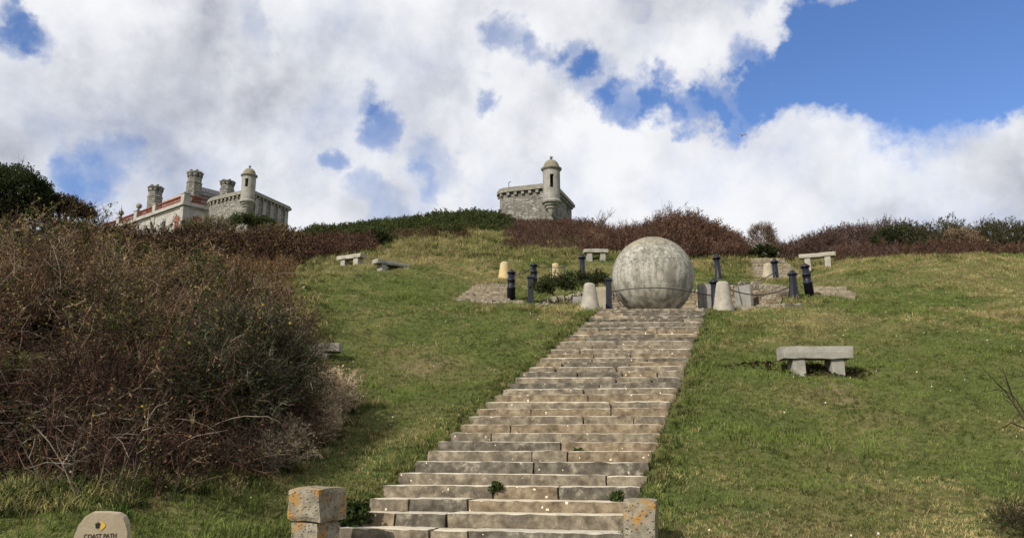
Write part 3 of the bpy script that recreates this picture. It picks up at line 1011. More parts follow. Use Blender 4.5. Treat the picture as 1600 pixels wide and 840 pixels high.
# ------------------------------------------------------------------ long stairs
st = empty('stone_staircase', (SL0.x, SL0.y, SL0.z))
tag(st, "long straight flight of weathered stone steps climbing the grass slope to the globe", 'stairs')
rnd = random.Random(4)
inv = Matrix.Translation(-Vector((SL0.x, SL0.y, SL0.z)))
for k in range(-2, NST):
    f0, f1 = k / (NST - 1), (k + 1) / (NST - 1)
    L0, R0 = SL0.lerp(SL1, f0), SR0.lerp(SR1, f0)
    L1 = SL0.lerp(SL1, f1)
    L0 = L0 + Vector((rnd.uniform(-.03, .03), 0, 0))
    R0 = R0 + Vector((rnd.uniform(-.03, .03), 0, 0))
    if k < 0:
        L0.x -= 0.05
    d = (R0 - L0)
    d.z = 0
    W = d.length
    ang = math.atan2(d.y, d.x)
    z = L0.z
    rise = (SL1.z - SL0.z) / (NST - 1)
    run = (Vector((L1.x, L1.y)) - Vector((L0.x, L0.y))).length + 0.10 if k < NST - 1 else 2.3
    xf = inv @ Matrix.Translation((L0.x, L0.y, z + rnd.uniform(-.006, .006))) @ Matrix.Rotation(ang + R(rnd.uniform(-.25, .25)), 4, 'Z') @ Matrix.Rotation(R(rnd.uniform(-.25, .25)), 4, 'Y') @ Matrix.Rotation(R(-2.6 if k < 16 else 0), 4, 'X')
    bm = bmesh.new()
    nb = rnd.choice((2, 3, 3, 4)) if k > 0 else 4
    cuts = sorted(rnd.uniform(0.15, 0.85) for _ in range(nb - 1))
    cuts = [0.0] + [c for i, c in enumerate(cuts) if i == 0 or c - cuts[i - 1] > 0.1] + [1.0]
    for i, (a, b) in enumerate(zip(cuts[:-1], cuts[1:])):
        dy, dz = rnd.uniform(-.012, .012), rnd.uniform(-.008, .006)
        gap = 0.002 if rnd.random() < 0.82 else 0.010
        nf = len(bm.faces)
        block(bm, (a * W + gap, dy, -rise - 0.10), (b * W - gap, run, dz), 0.075 if k < 14 else 0.12, 0.022 if k < 12 else (0.042 if k % 2 == 0 else 0.024), 0.0085, k * 3.1 + i, xf, 6.0)
        bm.faces.ensure_lookup_table()
        mi = 1 if rnd.random() < 0.26 else (2 if rnd.random() < 0.2 else 0)
        for f in bm.faces[nf:]:
            f.material_index = mi
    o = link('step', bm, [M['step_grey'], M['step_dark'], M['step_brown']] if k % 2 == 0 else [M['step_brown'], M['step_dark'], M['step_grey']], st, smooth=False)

# ------------------------------------------------------------------ stone piers at the foot of the stairs
pc = at(492, 812, 10.0)
gz = tz1(pc.x, pc.y)
t = empty('stone_pier', (pc.x, pc.y, gz), R(-27))
tag(t, "pitted square stone block with orange lichen on a narrower base, left of the lowest step", 'pier')
top = at(492, 757, 10.3).z - gz
bm = bmesh.new()
block(bm, (-0.24, -0.26, top - 0.40), (0.28, 0.26, top), 0.07, 0.03, 0.02, 3.3)
link('cap_block', bm, M['pier'], t)
bm = bmesh.new()
block(bm, (-0.205, -0.225, -0.4), (0.215, 0.215, top - 0.403), 0.08, 0.03, 0.02, 6.3)
link('base_block', bm, M['pier'], t)
pc = at(1001, 830, 9.75)
gz = tz1(pc.x, pc.y)
bm = bmesh.new()
top = at(1001, 779, 9.75).z - gz
block(bm, (-0.19, -0.2, -0.4), (0.19, 0.2, top), 0.07, 0.025, 0.012, 9.1)
o = link('stone_pier', bm, M['pier'], None, (pc.x, pc.y, gz))
o.rotation_euler = (0, R(1), R(-14))
tag(o, "upright stone pier with a long orange lichen streak, right of the lowest steps", 'pier')

# ------------------------------------------------------------------ coast path marker stone
mc = at(160, 830, 7.2)
gz = tz1(mc.x, mc.y)
mt = at(160, 799, 7.2).z
t = empty('marker_stone', (mc.x, mc.y, gz), R(15))
tag(t, "round shouldered pale stone slab reading COAST PATH with a yellow arrow, at the bottom left", 'path marker')
Hs, Ws = mt - gz, 0.205
bm = bmesh.new()
out = [(-Ws * 1.08, -0.35), (Ws * 1.08, -0.35), (Ws * 1.03, Hs - 0.17), (Ws * 0.97, Hs - 0.10), (Ws * 0.82, Hs - 0.04), (Ws * 0.6, Hs - 0.012), (0.03, Hs), (-Ws * .42, Hs + 0.002), (-Ws * 0.66, Hs - 0.03), (-Ws * .88, Hs - 0.10), (-Ws * 1.0, Hs - 0.20)]
fr = [bm.verts.new((x, -0.07, z)) for x, z in out]
bk = [bm.verts.new((x, 0.09, z)) for x, z in out]
n = len(out)
bm.faces.new(fr)
bm.faces.new(list(reversed(bk)))
for i in range(n):
    bm.faces.new((fr[i], bk[i], bk[(i + 1) % n], fr[(i + 1) % n]))
bmesh.ops.bevel(bm, geom=[e for e in bm.edges if abs(e.verts[0].co.y - e.verts[1].co.y) < 1e-5], offset=0.008, segments=2, affect='EDGES')
link('slab', bm, M['sign'], t)


def text_mesh(s, size, mat, parent, loc, name):
    cu = bpy.data.curves.new(name, 'FONT')
    cu.body = s
    cu.size = size
    cu.align_x = 'CENTER'
    cu.extrude = 0.003
    tmp = bpy.data.objects.new('tmp_text', cu)
    C.objects.link(tmp)
    bpy.context.view_layer.update()
    dg = bpy.context.evaluated_depsgraph_get()
    me = bpy.data.meshes.new_from_object(tmp.evaluated_get(dg))
    bpy.data.objects.remove(tmp)
    me.materials.clear()
    me.materials.append(mat)
    o = bpy.data.objects.new(name, me)
    C.objects.link(o)
    o.parent = parent
    o.location = loc
    o.rotation_euler = (math.pi / 2, 0, 0)
    return o


tx = text_mesh("COAST PATH", 0.052, M['carve'], t, (0.0, -0.0715, Hs - 0.208), 'lettering')
tx.scale = (0.82, 1, 1)
bm = bmesh.new()                                        # acorn: cup and nut
lathe(bm, [(0.004, 0.0), (0.014, 0.006), (0.017, 0.02), (0.016, 0.026)], 14)
lathe(bm, [(0.021, 0.029), (0.022, 0.037), (0.015, 0.045), (0.004, 0.048), (0.003, 0.056)], 14)
for v in bm.verts:
    v.co.y *= 0.15
link('acorn_emblem', bm, M['black'], t, (-0.028, -0.072, Hs - 0.13))
bm = bmesh.new()
ar = [(-0.004, -0.055), (0.03, -0.026), (0.03, 0.0), (-0.004, 0.02)]
ar = [(0.0, -0.045), (0.034, -0.012), (0.034, 0.008), (0.0, 0.04)]
a0 = [bm.verts.new((x, -0.004, z)) for x, z in ar]
a1 = [bm.verts.new((x, 0.0, z)) for x, z in ar]
bm.faces.new(a0)
bm.faces.new(list(reversed(a1)))
for i in range(4):
    bm.faces.new((a0[i], a1[i], a1[(i + 1) % 4], a0[(i + 1) % 4]))
link('yellow_arrow', bm, M['yellow'], t, (-0.003, -0.0705, Hs - 0.105))

# ------------------------------------------------------------------ globe and its terrace
bm = bmesh.new()
bmesh.ops.create_uvsphere(bm, u_segments=96, v_segments=64, radius=1.5)
for v in bm.verts:
    v.co += v.co.normalized() * (mnoise.noise(v.co * 1.6) * 0.012 + mnoise.noise(v.co * 6) * 0.005)
o = link('stone_globe', bm, M['globe'], None, (GL.x, GL.y, GL.z - 0.02), smooth=True)
tag(o, "huge weathered limestone globe standing at the head of the long stairs", 'globe')


def arc_wall(a0, a1, r0, r1, zf, name_m, cop=True):
    pass


# curved dry-stone retaining wall behind the globe
rw = empty('retaining_wall', plaza(0, 0, FLOOR))
tag(rw, "curved dry stone retaining wall with upright coping stones behind the globe", 'wall')


def wall_top(a):
    s = max(0.0, math.sin(R(a)))
    side = 6.55
    return side + (7.42 - side) * sstep(np.array([s]), 0.1, 0.85)[0]


bm = bmesh.new()
prev = None
org = plaza(0, 0, FLOOR)
for a in range(15, 168, 4):
    zt_ = wall_top(a)
    pi_, po_ = plaza(4.5 * math.cos(R(a)), 4.5 * math.sin(R(a))), plaza(5.05 * math.cos(R(a)), 5.05 * math.sin(R(a)))
    cur = [bm.verts.new((p.x - org.x, p.y - org.y, z - org.z)) for p, z in ((pi_, FLOOR - .1), (pi_, zt_), (po_, zt_), (po_, FLOOR - .1))]
    if prev:
        for i in range(4):
            bm.faces.new((prev[i], cur[i], cur[(i + 1) % 4], prev[(i + 1) % 4]))
    else:
        bm.faces.new(cur)
    prev = cur
bm.faces.new(list(reversed(prev)))
link('wall_face', bm, M['drystone'], rw)
bm = bmesh.new()
a = 15.0
rnd = random.Random(8)
while a < 169:
    wd_ = rnd.uniform(0.08, 0.15)
    hh = rnd.uniform(0.14, 0.3)
    p = plaza(4.77 * math.cos(R(a)), 4.77 * math.sin(R(a)), wall_top(a))
    xf = Matrix.Translation(p - org) @ Matrix.Rotation(R(a) - HEAD + math.pi / 2, 4, 'Z') @ Matrix.Rotation(R(rnd.uniform(-28, 4)), 4, 'Y')
    block(bm, (-wd_ / 2, -0.25, -0.04), (wd_ / 2, 0.24, hh), 0.14, 0.04, 0.025, a, xf)
    a += math.degrees(wd_ * 1.12 / 4.77)
link('coping', bm, M['coping'], rw)


def slab(u, v, w_, d_, h_, yaw, mat, label, z0=None, tilt=0):
    p = plaza(u, v, FLOOR if z0 is None else z0)
    bm = bmesh.new()
    block(bm, (-w_ / 2, -d_ / 2, -0.05), (w_ / 2, d_ / 2, h_), 0.16, 0.015, 0.008, u * 7)
    o = link('inscribed_slab', bm, mat, None, p)
    o.rotation_euler = (R(tilt), 0, -HEAD + R(yaw))
    return tag(o, label, 'stone slab', 'upright slabs round the globe')


slab(1.95, 0.9, 0.85, 0.16, 1.28, 16, M['slab'], "tall grey upright slab close against the right side of the globe")
slab(2.15, 0.25, 0.5, 0.14, 0.98, 12, M['slab'], "short grey slab behind the right front bollard")
slab(-2.0, -0.55, 0.80, 0.28, 1.12, 18, M['slab_pale'], "pale yellowish slab with sloping top behind the left stone cone")
slab(-2.75, 0.25, 0.75, 0.16, 0.95, 14, M['slab'], "smooth grey slab left of the globe under the dark green plant")
slab(3.15, 2.3, 0.75, 0.16, 1.40, -38, M['slab'], "grey slab set into the curved stone wall right of the globe")

# low row of upright pitched stones, front left and front right of the terrace
rnd = random.Random(21)


def stone_row(u0, v0, u1, v1, n, h, label, mat, z0, z1):
    t = empty('low_stone_kerb', plaza(u0, v0, FLOOR))
    tag(t, label, 'stone kerb')
    bm = bmesh.new()
    o0 = plaza(u0, v0, FLOOR)
    for i in range(n):
        f_ = (i + 0.5) / n
        u, v = u0 + (u1 - u0) * f_, v0 + (v1 - v0) * f_
        L = math.hypot(u1 - u0, v1 - v0) / n
        p = plaza(u, v, z0 + (z1 - z0) * f_)
        xf = Matrix.Translation(p - o0) @ Matrix.Rotation(math.atan2(v1 - v0, u1 - u0) - HEAD, 4, 'Z') @ Matrix.Rotation(R(rnd.uniform(6, 26)), 4, 'Y')
        block(bm, (-L * .45, -0.16, -0.5), (L * .45, 0.16, h * rnd.uniform(.75, 1.1)), 0.12, 0.035, 0.022, i * 2.3, xf)
    link('pitched_stones', bm, mat, t)
    return t


stone_row(-4.3, -0.75, -2.45, -1.15, 10, 0.22, "row of pale tilted kerb stones between the square bollard and the left stone cone", M['coping'], 6.25, 6.10)
# broad kerbs sweeping out from the wall ends
def kerb(name, label, pts, mat, wd_=0.36, h=0.09):
    t = empty(name, Vector((pts[0][0], pts[0][1], tz1(*pts[0]))))
    o0 = t.location.copy()
    tag(t, label, 'kerb')
    rr = random.Random(int(abs(pts[0][0]) * 100))
    bm = bmesh.new()
    for a, b in zip(pts[:-1], pts[1:]):
        a, b = Vector(a), Vector(b)
        L = (b - a).length
        d = (b - a) / L
        x = 0.0
        while x < L - 0.05:
            w_ = min(rr.uniform(0.3, 0.7), L - x)
            c_ = a + d * (x + w_ / 2)
            xf = Matrix.Translation(Vector((c_.x, c_.y, tz1(c_.x, c_.y))) - o0) @ Matrix.Rotation(math.atan2(d.y, d.x), 4, 'Z')
            block(bm, (-w_ / 2 + .006, -wd_ / 2 + rr.uniform(-.03, .03), -0.3), (w_ / 2 - .006, wd_ / 2, h + rr.uniform(-.03, .03)), 0.14, 0.02, 0.014, x, xf)
            x += w_
    link('kerb_stones', bm, mat, t)


kerb('terrace_kerb', "pale stone kerb sweeping left from the terrace to the low left steps", [plaza(-4.75, -0.75)[:2], plaza(-5.6, -0.9)[:2], plaza(-6.6, -0.8)[:2], plaza(-7.3, -0.3)[:2]], M['coping'])
kerb('terrace_kerb', "pale stone kerb sweeping right past the flared bollard to the stone apron", [plaza(3.1, -0.95)[:2], plaza(4.4, -0.75)[:2], plaza(5.0, 0.0)[:2]], M['coping'])


def bollard(px, py, Yd, style, lean, label):
    p = at(px, py, Yd)
    H = 1.1
    t = empty('iron_bollard', p)
    bm = bmesh.new()
    if style == 'square':
        lathe(bm, [(0.165, -0.25), (0.165, 0.12), (0.145, 0.14), (0.14, 0.93), (0.15, 0.95)], 4, ph=0.3)
        n_ = 4
        cap = [(0.19, 0.95), (0.20, 0.985), (0.17, 1.01), (0.10, 1.06), (0.0001, 1.12)]
    elif style == 'flared':
        lathe(bm, [(0.27, -0.2), (0.27, 0.04), (0.20, 0.08), (0.165, 0.3), (0.135, 0.6), (0.125, 0.9)], 8, ph=0.5)
        n_ = 8
        cap = [(0.17, 0.9), (0.185, 0.94), (0.17, 0.98), (0.10, 1.03), (0.085, 1.08), (0.0001, 1.12)]
    elif style == 'banded':
        lathe(bm, [(0.165, -0.25), (0.16, 0.30), (0.18, 0.31), (0.18, 0.36), (0.15, 0.37), (0.14, 0.62), (0.165, 0.63), (0.165, 0.68), (0.135, 0.69), (0.125, 0.93)], 18)
        n_ = 18
        cap = [(0.17, 0.93), (0.175, 0.98), (0.12, 1.03), (0.05, 1.09), (0.0001, 1.12)]
    else:
        lathe(bm, [(0.15, -0.25), (0.15, 0.1), (0.135, 0.12), (0.12, 0.88)], 18)
        n_ = 18
        cap = [(0.17, 0.88), (0.18, 0.93), (0.165, 0.96), (0.11, 1.0), (0.08, 1.06), (0.0001, 1.10)]
    sh = link('post', bm, M['iron'], t)
    bm = bmesh.new()
    lathe(bm, cap, n_, ph=0.3 if n_ == 4 else 0.5 if n_ == 8 else 0)
    link('cap', bm, M['iron'], t)
    for ch in t.children:
        if n_ == 18:
            ch.data.polygons.foreach_set('use_smooth', [len(f.vertices) == 4 and abs(f.normal.z) < .9 for f in ch.data.polygons])
    t.rotation_euler = (0, R(lean), R(12) if n_ == 4 else 0)
    return tag(t, label, 'bollard', 'iron bollards round the globe')


for b in BOLL:
    bollard(*b)


def cone(px, py, Yd, H, r, mat, label):
    p = at(px, py, Yd)
    bm = bmesh.new()
    lathe(bm, [(r * 1.05, -0.3), (r * 1.03, 0.0), (r * 0.98, H * .12), (r * 0.86, H * .35), (r * 0.74, H * .62), (r * .64, H * .86), (r * .58, H * .95), (r * .42, H * .99), (r * .1, H)], 28, amp=0.022, seed=px * .01)
    o = link('stone_cone', bm, M[mat], None, p, smooth=True)
    return tag(o, label, 'stone cone', 'stone cones round the terrace')


for c in CONE:
    cone(*c)


def bench(px, py, Yd, L, yaw, sh, lh, dp, mat, label):
    p = at(px, py, Yd)
    z = p.z
    t = empty('stone_bench', (p.x, p.y, z), R(yaw))
    bm = bmesh.new()
    block(bm, (-L / 2, -dp / 2, lh), (L / 2, dp / 2, lh + sh), 0.12, 0.02, 0.012, px)
    link('seat', bm, M[mat], t)
    for s_ in (-1, 1):
        bm = bmesh.new()
        x0 = s_ * L * 0.27
        block(bm, (x0 - 0.14, -dp / 2 + 0.06, -0.3), (x0 + 0.14, dp / 2 - 0.06, lh - 0.002), 0.08, 0.012, 0.006, px + s_)
        link('leg', bm, M[mat], t)
    return tag(t, label, 'bench', 'stone benches on the slope')


for b in BENCH:
    bench(*b)


def chain(pts, sag, label, name='chain', r=0.022):
    bm = bmesh.new()
    o0 = pts[0]
    for a, b in zip(pts[:-1], pts[1:]):
        seq = []
        for i in range(25):
            f_ = i / 24
            seq.append(a.lerp(b, f_) - o0 - Vector((0, 0, sag * 4 * f_ * (1 - f_))))
        tube(bm, seq, r, 6)
    return tag(link(name, bm, M['chain'], None, o0), label, 'chain', 'chains between the bollards')


def btop(i, dz=0.9):
    p = at(*BOLL[i][:3])
    p.z += dz
    return p


chain([btop(1, 0.95), btop(8, 0.55)], 0.42, "black chain sagging from the right front bollard to the flared one")
chain([btop(1, 1.0), btop(7, 0.5)], 0.35, "black chain sagging from the right front bollard back towards the yellowish cone")
chain([btop(3, 0.85), btop(4, 0.95)], 0.10, "black chain between the two banded bollards on the left")
# curved guard rail in front of the globe
bm = bmesh.new()
pa, pb = btop(0, 0.55), btop(1, 0.42)
mid = (pa + pb) / 2
seq = []
for i in range(33):
    f_ = i / 32
    p = pa.lerp(pb, f_)
    out_ = Vector((-VX.x, -VX.y, 0)) * (0.75 * math.sin(math.pi * f_)) + Vector((0, 0, 0.10 * math.sin(math.pi * f_)))
    seq.append(p + out_ - pa)
tube(bm, seq, 0.02, 6)
tag(link('guard_rail', bm, M['chain'], None, pa), "thin curved iron rail arching across the foot of the globe", 'rail')
# two thin iron stakes beside the yellow cone, and a wire
for px, py, Yd, lab in ((862, 439, 35.8, "thin iron stake on the left of the yellow and white cone"), (882, 440, 35.4, "thin taller iron stake right of the yellow and white cone, above the dark plant")):
    p = at(px, py, Yd)
    bm = bmesh.new()
    tube(bm, [(0, 0, -0.2), (0, 0, 0.4), (0.01, 0, 0.78)], 0.03, 6)
    tag(link('iron_stake', bm, M['chain'], None, p), lab, 'stake', 'iron stakes')
p1 = at(882, 440, 35.4)
p1.z += 0.72
p2 = at(862, 439, 35.8)
p2.z += 0.66
chain([btop(4, 0.95), p2, p1], 0.05, "thin dark wire from the banded bollard to the two iron stakes", 'wire', 0.018)

# left and right flights of shallow terrace steps


def slab_steps(name, rows, label, depth, mat):
    t = None
    for i, (pa_, pb_, Yd, th) in enumerate(rows):
        A = at(pa_[0], pa_[1], Yd)
        B_ = on_z(pb_[0], pb_[1], A.z) if len(pb_) == 2 else at(*pb_)
        if t is None:
            t = empty(name, A)
            o0 = A.copy()
            tag(t, label, 'steps')
        d = B_ - A
        B_.z = A.z
        d.z = 0
        L = d.length
        xf = Matrix.Translation(A - o0) @ Matrix.Rotation(math.atan2(d.y, d.x), 4, 'Z')
        bm = bmesh.new()
        x = 0.0
        rr = random.Random(i * 7 + int(pa_[0]))
        while x < L:
            w_ = min(rr.uniform(0.3, 1.0), L - x)
            if w_ > 0.08:
                block(bm, (x + .006, rr.uniform(-.05, .05), -th), (x + w_ - .006, depth, rr.uniform(-.02, .015)), 0.15, 0.015, 0.012, x * 3 + i, xf)
            x += w_
        link('step', bm, mat if i % 2 else M['coping'], t)
    return t


slab_steps('terrace_steps', LEFT_ROWS, "short flight of low stone steps climbing left from the terrace beside the yellow cone", 0.5, M['ledge'])
slab_steps('terrace_steps', BACK_ROWS, "flight of rough stone steps climbing behind the small pale cone towards the round bush", 0.75, M['ledge'])
slab_steps('stone_apron', RIGHT_ROWS, "apron of pale rough stones spreading right from the leaning banded bollard", 0.5, M['ledge'])

# ------------------------------------------------------------------ vegetation built from small real pieces
RNG = np.random.default_rng(7)


def rot_to(d, roll):
    """rotation matrices whose z axis is d"""
    d = d / np.linalg.norm(d, axis=1, keepdims=True)
    h = np.where(np.abs(d[:, 2:3]) < 0.95, np.array([[0, 0, 1.0]]), np.array([[1.0, 0, 0]]))
    x = np.cross(h, d)
    x /= np.linalg.norm(x, axis=1, keepdims=True)
    y = np.cross(d, x)
    c_, s_ = np.cos(roll)[:, None], np.sin(roll)[:, None]
    return np.stack([x * c_ + y * s_, -x * s_ + y * c_, d], -1)


class Proto:
    def __init__(s):
        s.v, s.q, s.m = [], [], []

    def strip(s, pts, ws, side, mi):
        b = len(s.v)
        side = np.asarray(side, float)
        for p, w_ in zip(pts, ws):
            s.v += [p - side * w_ / 2, p + side * w_ / 2]
        for i in range(len(pts) - 1):
            s.q.append((b + 2 * i, b + 2 * i + 1, b + 2 * i + 3, b + 2 * i + 2))
            s.m.append(mi)

    def leaf(s, p, d, side, l, w_, mi):
        b = len(s.v)
        s.v += [p, p + d * l * .5 + side * w_ / 2, p + d * l, p + d * l * .5 - side * w_ / 2]
        s.q.append((b, b + 1, b + 2, b + 3))
        s.m.append(mi)

    def done(s):
        return np.array(s.v), np.array(s.q), np.array(s.m)


def unit(v):
    return v / np.linalg.norm(v)


def make_spray(rng, L=1.0, side_n=8, wd=0.012, bend=0.25, side_l=0.4, leaf_n=10, leaf_l=0.05, stem_m=(0,), leaf_m=(1,), spread=0.7):
    """one branching spray of unit length along +z"""
    P = Proto()
    k = 4
    dirv = np.array([0, 0, 1.0])
    bd = unit(rng.normal(size=3)) * bend
    pts = [np.zeros(3)]
    for i in range(k):
        dirv = unit(dirv + bd / k + rng.normal(size=3) * 0.06)
        pts.append(pts[-1] + dirv * L / k)
    pts = np.array(pts)
    P.strip(pts, np.linspace(wd, wd * .35, k + 1), unit(np.cross(dirv, rng.normal(size=3))), rng.choice(stem_m))
    tw = [(pts[i], pts[i + 1]) for i in range(k)]
    for j in range(side_n):
        f = rng.uniform(0.15, 0.95)
        i = min(int(f * k), k - 1)
        p = pts[i] + (pts[i + 1] - pts[i]) * (f * k - i)
        d = unit(np.array([0, 0, 1.0]) * rng.uniform(.4, 1.0) + unit(rng.normal(size=3)) * spread)
        l = side_l * L * rng.uniform(.5, 1.1) * (1.1 - 0.5 * f)
        m_ = p + d * l * .5 + rng.normal(size=3) * l * .08
        e = m_ + unit(d + rng.normal(size=3) * .35) * l * .5
        P.strip(np.array([p, m_, e]), (wd * .6, wd * .45, wd * .2), unit(np.cross(d, rng.normal(size=3))), rng.choice(stem_m))
        tw += [(p, m_), (m_, e)]
    for j in range(leaf_n):
        a, b = tw[rng.integers(len(tw))]
        p = a + (b - a) * rng.uniform()
        d = unit(rng.normal(size=3) + np.array([0, 0, .4]))
        P.leaf(p, d, unit(np.cross(d, rng.normal(size=3))), leaf_l * rng.uniform(.6, 1.4), leaf_l * rng.uniform(.4, .8), rng.choice(leaf_m))
    return P.done()


def scatter(name, protos, pos, dirs, scales, mats, pick=None, rng=RNG):
    """bake proto copies at pos into one mesh (numpy)"""
    V, Q, MI = [], [], []
    base = 0
    n = len(pos)
    pick = rng.integers(len(protos), size=n) if pick is None else pick
    roll = rng.uniform(0, 2 * np.pi, n)
    for k, (pv, pq, pm) in enumerate(protos):
        s = np.where(pick == k)[0]
        if len(s) == 0:
            continue
        Rm = rot_to(dirs[s], roll[s])
        v = np.einsum('nij,vj->nvi', Rm, pv) * scales[s][:, None, None] + pos[s][:, None, :]
        V.append(v.reshape(-1, 3))
        qq = pq[None] + (np.arange(len(s)) * len(pv))[:, None, None] + base
        Q.append(qq.reshape(-1, 4))
        MI.append(np.tile(pm, len(s)))
        base += len(s) * len(pv)
    return np_mesh(name, np.concatenate(V), np.concatenate(Q), mats, np.concatenate(MI))


def ell_points(ells, n, rng, rin=0.55, lean=(0, 0, 0), up=0.6, rnd=0.5, ground=True, zmin=None):
    """points through the outer part of a union of ellipsoids, with growth directions"""
    ar = np.array([(e[3] * e[4] + e[3] * e[5] + e[4] * e[5]) for e in ells])
    cnt = np.maximum(1, (n * ar / ar.sum()).astype(int))
    Pp, D = [], []
    for e, c_ in zip(ells, cnt):
        cen = np.array(at(e[0], e[1], e[2]))
        rad = np.array(e[3:6])
        u = rng.normal(size=(int(c_ * 1.7), 3))
        u /= np.linalg.norm(u, axis=1, keepdims=True)
        u = u[(u[:, 2] > -0.55) & ((u[:, 1] < 0.55) | (u[:, 2] > 0.3))][:c_]
        r = rin + (1 - rin) * rng.uniform(size=(len(u), 1)) ** 0.6
        lump = 1 + 0.22 * (fbm(u[:, 0] * 3 + e[0], u[:, 2] * 3 + u[:, 1] * 2, 1.0, 3, 11)[:, None] - 0.5) * 2
        p = cen + u * rad * r * lump
        keep = np.ones(len(p), bool)
        for e2_ in ells:
            if e2_ is e:
                continue
            c2, r2 = np.array(at(e2_[0], e2_[1], e2_[2])), np.array(e2_[3:6])
            keep &= (((p - c2) / r2) ** 2).sum(1) > 0.42
        p, u = p[keep], u[keep]
        nrm = u / rad
        nrm /= np.linalg.norm(nrm, axis=1, keepdims=True)
        g_ = rng.normal(size=p.shape)
        g_ /= np.linalg.norm(g_, axis=1, keepdims=True)
        D.append(nrm + np.array([0, 0, up]) + g_ * rnd + np.array(lean))
        Pp.append(p)
    Pp, D = np.concatenate(Pp), np.concatenate(D)
    if ground:
        gz_ = tz(Pp[:, 0], Pp[:, 1])
        k = Pp[:, 2] > gz_ - 0.15
        Pp, D = Pp[k], D[k]
    return Pp, D


def bush(name, label, cat, ells, n, mats, size, spray, group=None, kind=None, seed=1, **kw):
    rng = np.random.default_rng(seed)
    protos = [make_spray(rng, **spray) for _ in range(10)]
    P_, D_ = ell_points(ells, n, rng, **kw)
    sc_ = size * rng.uniform(0.6, 1.35, len(P_))
    P_ = P_ - D_ / np.linalg.norm(D_, axis=1, keepdims=True) * sc_[:, None] * 0.45
    o = scatter(name, protos, P_, D_, sc_, mats, rng=rng)
    return tag(o, label, cat, group, kind)


def hedge(name, label, cat, px0, px1, Y0, Y1, tops, n, mats, size, spray, group=None, kind=None, seed=1, lean=(0, 0, 0), up=0.7, rnd=0.6, lump=0.55, front=0.5, extra=0.0, gap=0.0):
    """scrub rooted over a strip of ground, its height following an uneven outline"""
    rng = np.random.default_rng(seed)
    protos = [make_spray(rng, **spray) for _ in range(10)]
    px = rng.uniform(px0, px1, n)
    t_ = rng.uniform(size=n)
    Yd = Y0 + (Y1 - Y0) * t_
    xy = np.array([at(a, 380, b)[:2] for a, b in zip(px, Yd)])
    g_ = tz(xy[:, 0], xy[:, 1])
    Ym = (Y0 + Y1) / 2 + 0.15 * (Y1 - Y0)
    ty = np.interp(px, [q[0] for q in tops], [q[1] for q in tops])
    # outline height above its own ground, measured at the middle of the strip
    gm = tz(np.array([at(a, 380, Ym)[0] for a in px]), np.full(n, Ym))
    h = np.array([at(a, b, Ym)[2] for a, b in zip(px, ty)]) - gm + extra
    h = np.maximum(h, 0.25)
    prof = np.sqrt(np.clip(1 - (np.abs(2 * t_ - 1.0 - 0.15)) ** 2.4, 0.03, 1))
    lm = 1 + lump * 2 * (fbm(xy[:, 0] * 1.1, Yd * 1.1, 0.55, 3, seed) - 0.52)
    hh = h * prof * lm
    zf = rng.uniform(size=n) ** 0.55
    z = g_ - 0.1 + np.maximum(hh - 0.25 * size, 0.05) * zf
    P_ = np.stack([xy[:, 0], xy[:, 1], z], -1)
    gq = rng.normal(size=(n, 3))
    gq /= np.linalg.norm(gq, axis=1, keepdims=True)
    D_ = gq * rnd + np.array([0, 0, up]) + np.array(lean) + np.stack([np.zeros(n), -(1 - t_) * front * (1 - zf), np.zeros(n)], -1)
    keep = np.ones(n, bool)
    if gap:
        keep = fbm(xy[:, 0], Yd, 0.8, 2, seed + 3) > gap
    sc_ = size * rng.uniform(0.6, 1.3, n)
    return tag(scatter(name, protos, P_[keep], D_[keep], sc_[keep], mats, rng=rng), label, cat, group, kind)


# --- the big thicket on the left: one countless tangle
TH = [(40, 660, 11.3, 2.2, 1.7, 1.5), (190, 670, 11.8, 1.9, 1.6, 1.6), (320, 640, 13.0, 1.8, 1.6, 1.6), (390, 615, 15.0, 1.3, 1.5, 1.2), (-120, 660, 11.5, 2.2, 2, 1.8),
      (30, 540, 15.0, 2.6, 2.2, 1.9), (170, 540, 16.0, 2.4, 2, 1.9), (300, 535, 17.5, 2.3, 2, 1.7), (390, 545, 18.5, 1.8, 1.8, 1.4), (-130, 540, 15, 3, 2.2, 2.0),
      (430, 575, 17.5, .6, .7, .5), (440, 680, 13.3, .8, .6, .55), (335, 715, 11.5, .7, .6, .5), (100, 745, 9.8, .9, .5, .5), (230, 745, 10.2, .8, .5, .5),
      (50, 460, 21, 3, 2.5, 1.9), (425, 505, 22, 1.1, 1.2, .8), (170, 462, 23, 3, 2.5, 1.9), (290, 470, 25, 2.6, 2.4, 1.5), (375, 482, 26, 1.7, 1.8, 1.1), (-120, 450, 21, 3.2, 2.5, 2.2),
      (40, 395, 29, 3.4, 2.5, 1.9), (160, 430, 31, 3.4, 2.5, 1.5), (270, 446, 34, 3.4, 2.5, 1.2), (360, 450, 35, 2.5, 2, .9), (-100, 380, 29, 4, 2.5, 2.2)]
NEARB = dict(side_n=12, wd=0.013, bend=0.5, side_l=0.5, leaf_n=16, leaf_l=0.045, stem_m=(0, 0, 1, 2), leaf_m=(3, 3, 4, 5, 6), spread=1.0)
TM = [M['tw_brown'], M['tw_dark'], M['tw_grey'], M['lf_rust'], M['lf_olive'], M['lf_yellow'], M['lf_green'], M['tw_tan']]
